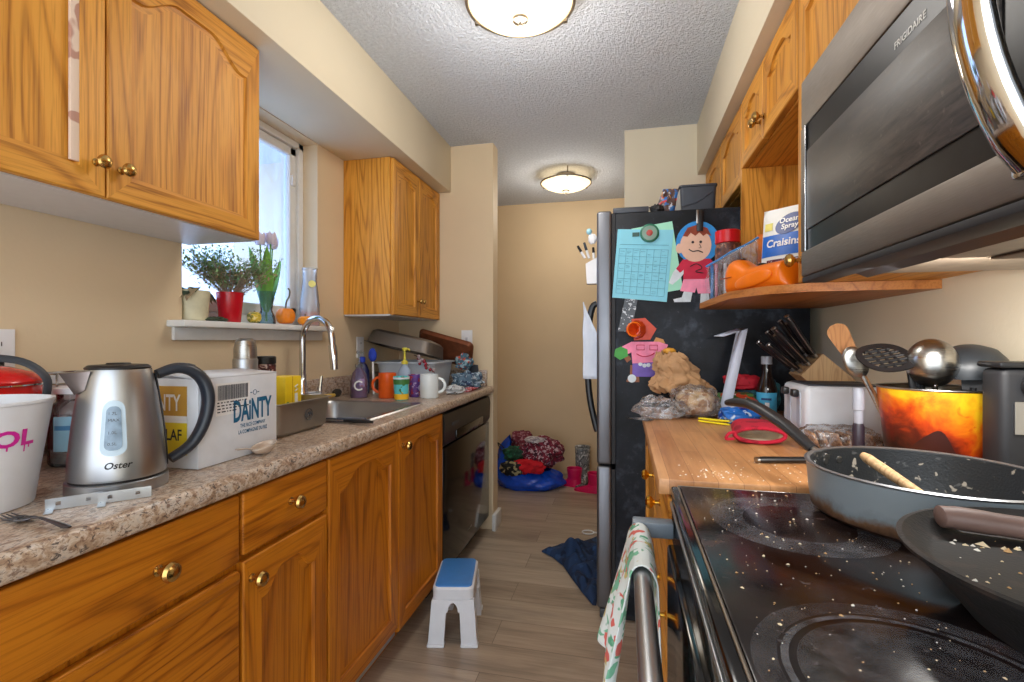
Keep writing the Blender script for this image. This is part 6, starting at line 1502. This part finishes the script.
cloth_heap('black garment with pale marks low in the blue bag',(-.86,3.775,.17),(.10,.05,.06),[(20,22,26),(170,160,120)],7,'garment','clothes in the blue bag',26,'clothing',.3,.08)
cloth_heap('white crumpled cloth on top of the maroon garment',(-.70,3.86,.385),(.075,.05,.025),[(196,190,196),(150,140,150)],9,'garment','clothes in the blue bag',30,'clothing',.45,.35)
cloth_heap('maroon scarf at the back left of the blue bag',(-.83,4.02,.34),(.10,.09,.085),[(116,40,56),(170,120,130)],13,'garment','clothes in the blue bag',40,'clothing',.35,.2)
def boot(label,x,y,h,r,ang,m,group=None,name='rubber_boot',sole=m_char):
    t=thing(name,label,'boot',(x,y,0),group); R=Matrix.Translation(V((x,y,0)))@Matrix.Rotation(ang,4,'Z')
    mb=MB(); mb.M=R
    def f(u,v):
        a=2*PI*u
        if v<.45:
            q_=v/.45; z=.012+.055*q_; L=.075*(1-q_)**.8; w=r*(1.0-.05*q_); fx_=math.cos(a); x_=(r*fx_ if fx_<0 else (r+L*1.5)*fx_); return V((x_,w*.82*math.sin(a)*(1-.12*max(0,fx_)),z-.02*q_*max(0,fx_)))
        q_=(v-.45)/.55; z=.067+(h-.067)*q_; w=r*(.95+.18*q_); return V((w*math.cos(a),w*.92*math.sin(a),z))
    mb.grid(f,32,20,cu=True); mb.build('upper',m,t,recalc=False,solid=.004)
    s_=MB(); s_.M=R; pts=[]
    for k in range(32):
        a=2*PI*k/32; c=math.cos(a); pts.append((r*1.03*c if c<0 else (r+.112)*1.02*c, r*.86*math.sin(a)))
    s_.prism(pts,lambda a,b,d:(a,b,d),0,.0135); s_.build('sole',sole,t); return t
m_pink=mat('hot pink rubber',(206,16,84),.3,var=.06)
boot('hot pink rubber boot half hidden behind the blue bag',-.392,3.99,.145,.055,PI*.9,m_pink,'pink boots by the hall wall',sole=m_pink)
boot('hot pink rubber boot beside the fridge, toe pointing left',-.215,3.86,.15,.055,PI*.97,m_pink,'pink boots by the hall wall',sole=m_pink)
boot('tall silver patterned boot standing between the pink boots',-.335,4.10,.30,.06,-PI*.55,blotch('silver print',(120,122,122),[(70,72,74),(196,196,196)],34,.35,.55),name='winter_boot')
# ------------------------------------------------------------------ daylight, lamps and added fill
w=bpy.data.worlds.new('daylight'); bpy.context.scene.world=w; w.use_nodes=True
wn=w.node_tree.nodes; wl=w.node_tree.links; bgn=wn['Background']; bgn.inputs['Color'].default_value=(.84,.92,1.0,1)
wt_=wn.new('ShaderNodeTexCoord'); ws=wn.new('ShaderNodeSeparateXYZ'); wl.new(wt_.outputs['Generated'],ws.inputs[0])
wm=wn.new('ShaderNodeMapRange'); wl.new(ws.outputs[0],wm.inputs['Value'])      # brighter sky on the window side
for k_,v_ in (('From Min',-.9),('From Max',.1),('To Min',3.6),('To Max',3.0)): wm.inputs[k_].default_value=v_
wl.new(wm.outputs[0],bgn.inputs['Strength'])
def lamp(name,loc,e,col,r):
    l=bpy.data.lights.new(name,'POINT'); l.energy=e; l.color=col; l.shadow_soft_size=r; o=bpy.data.objects.new(name,l); C.objects.link(o); o.location=loc; return o
lamp('ceiling_lamp_light',(-.35,1.66,2.17),13,(1,.96,.90),.16)
lamp('hall_lamp_light',(-.42,3.63,2.17),9,(1,.92,.80),.16)
l=bpy.data.lights.new('right_wall_fill_light','AREA'); l.shape='RECTANGLE'; l.size=.22; l.size_y=.08; l.energy=3.2; l.color=(1,.97,.93)  # added fill light with no fixture, brightens the right wall below the microwave
lo=bpy.data.objects.new('right_wall_fill_light',l); C.objects.link(lo); lo.location=(.47,.84,1.280); lo.rotation_euler=(.6,0,0)
l=bpy.data.lights.new('soft_daylight','SUN'); l.energy=1.6; l.angle=1.0; l.color=(.92,.96,1)
lo=bpy.data.objects.new('soft_daylight',l); C.objects.link(lo); lo.location=(-4,-2,4); lo.rotation_euler=V((.80,.48,-.36)).to_track_quat('-Z','Y').to_euler()
sc=bpy.context.scene
sc.view_settings.view_transform='Standard'; sc.view_settings.look='None'; sc.view_settings.exposure=0.22; sc.view_settings.gamma=1; sc.view_settings.use_curve_mapping=False
sc.cycles.max_bounces=10; sc.cycles.diffuse_bounces=5; sc.cycles.transparent_max_bounces=16; sc.cycles.sample_clamp_indirect=6
sc.cycles.use_denoising=True
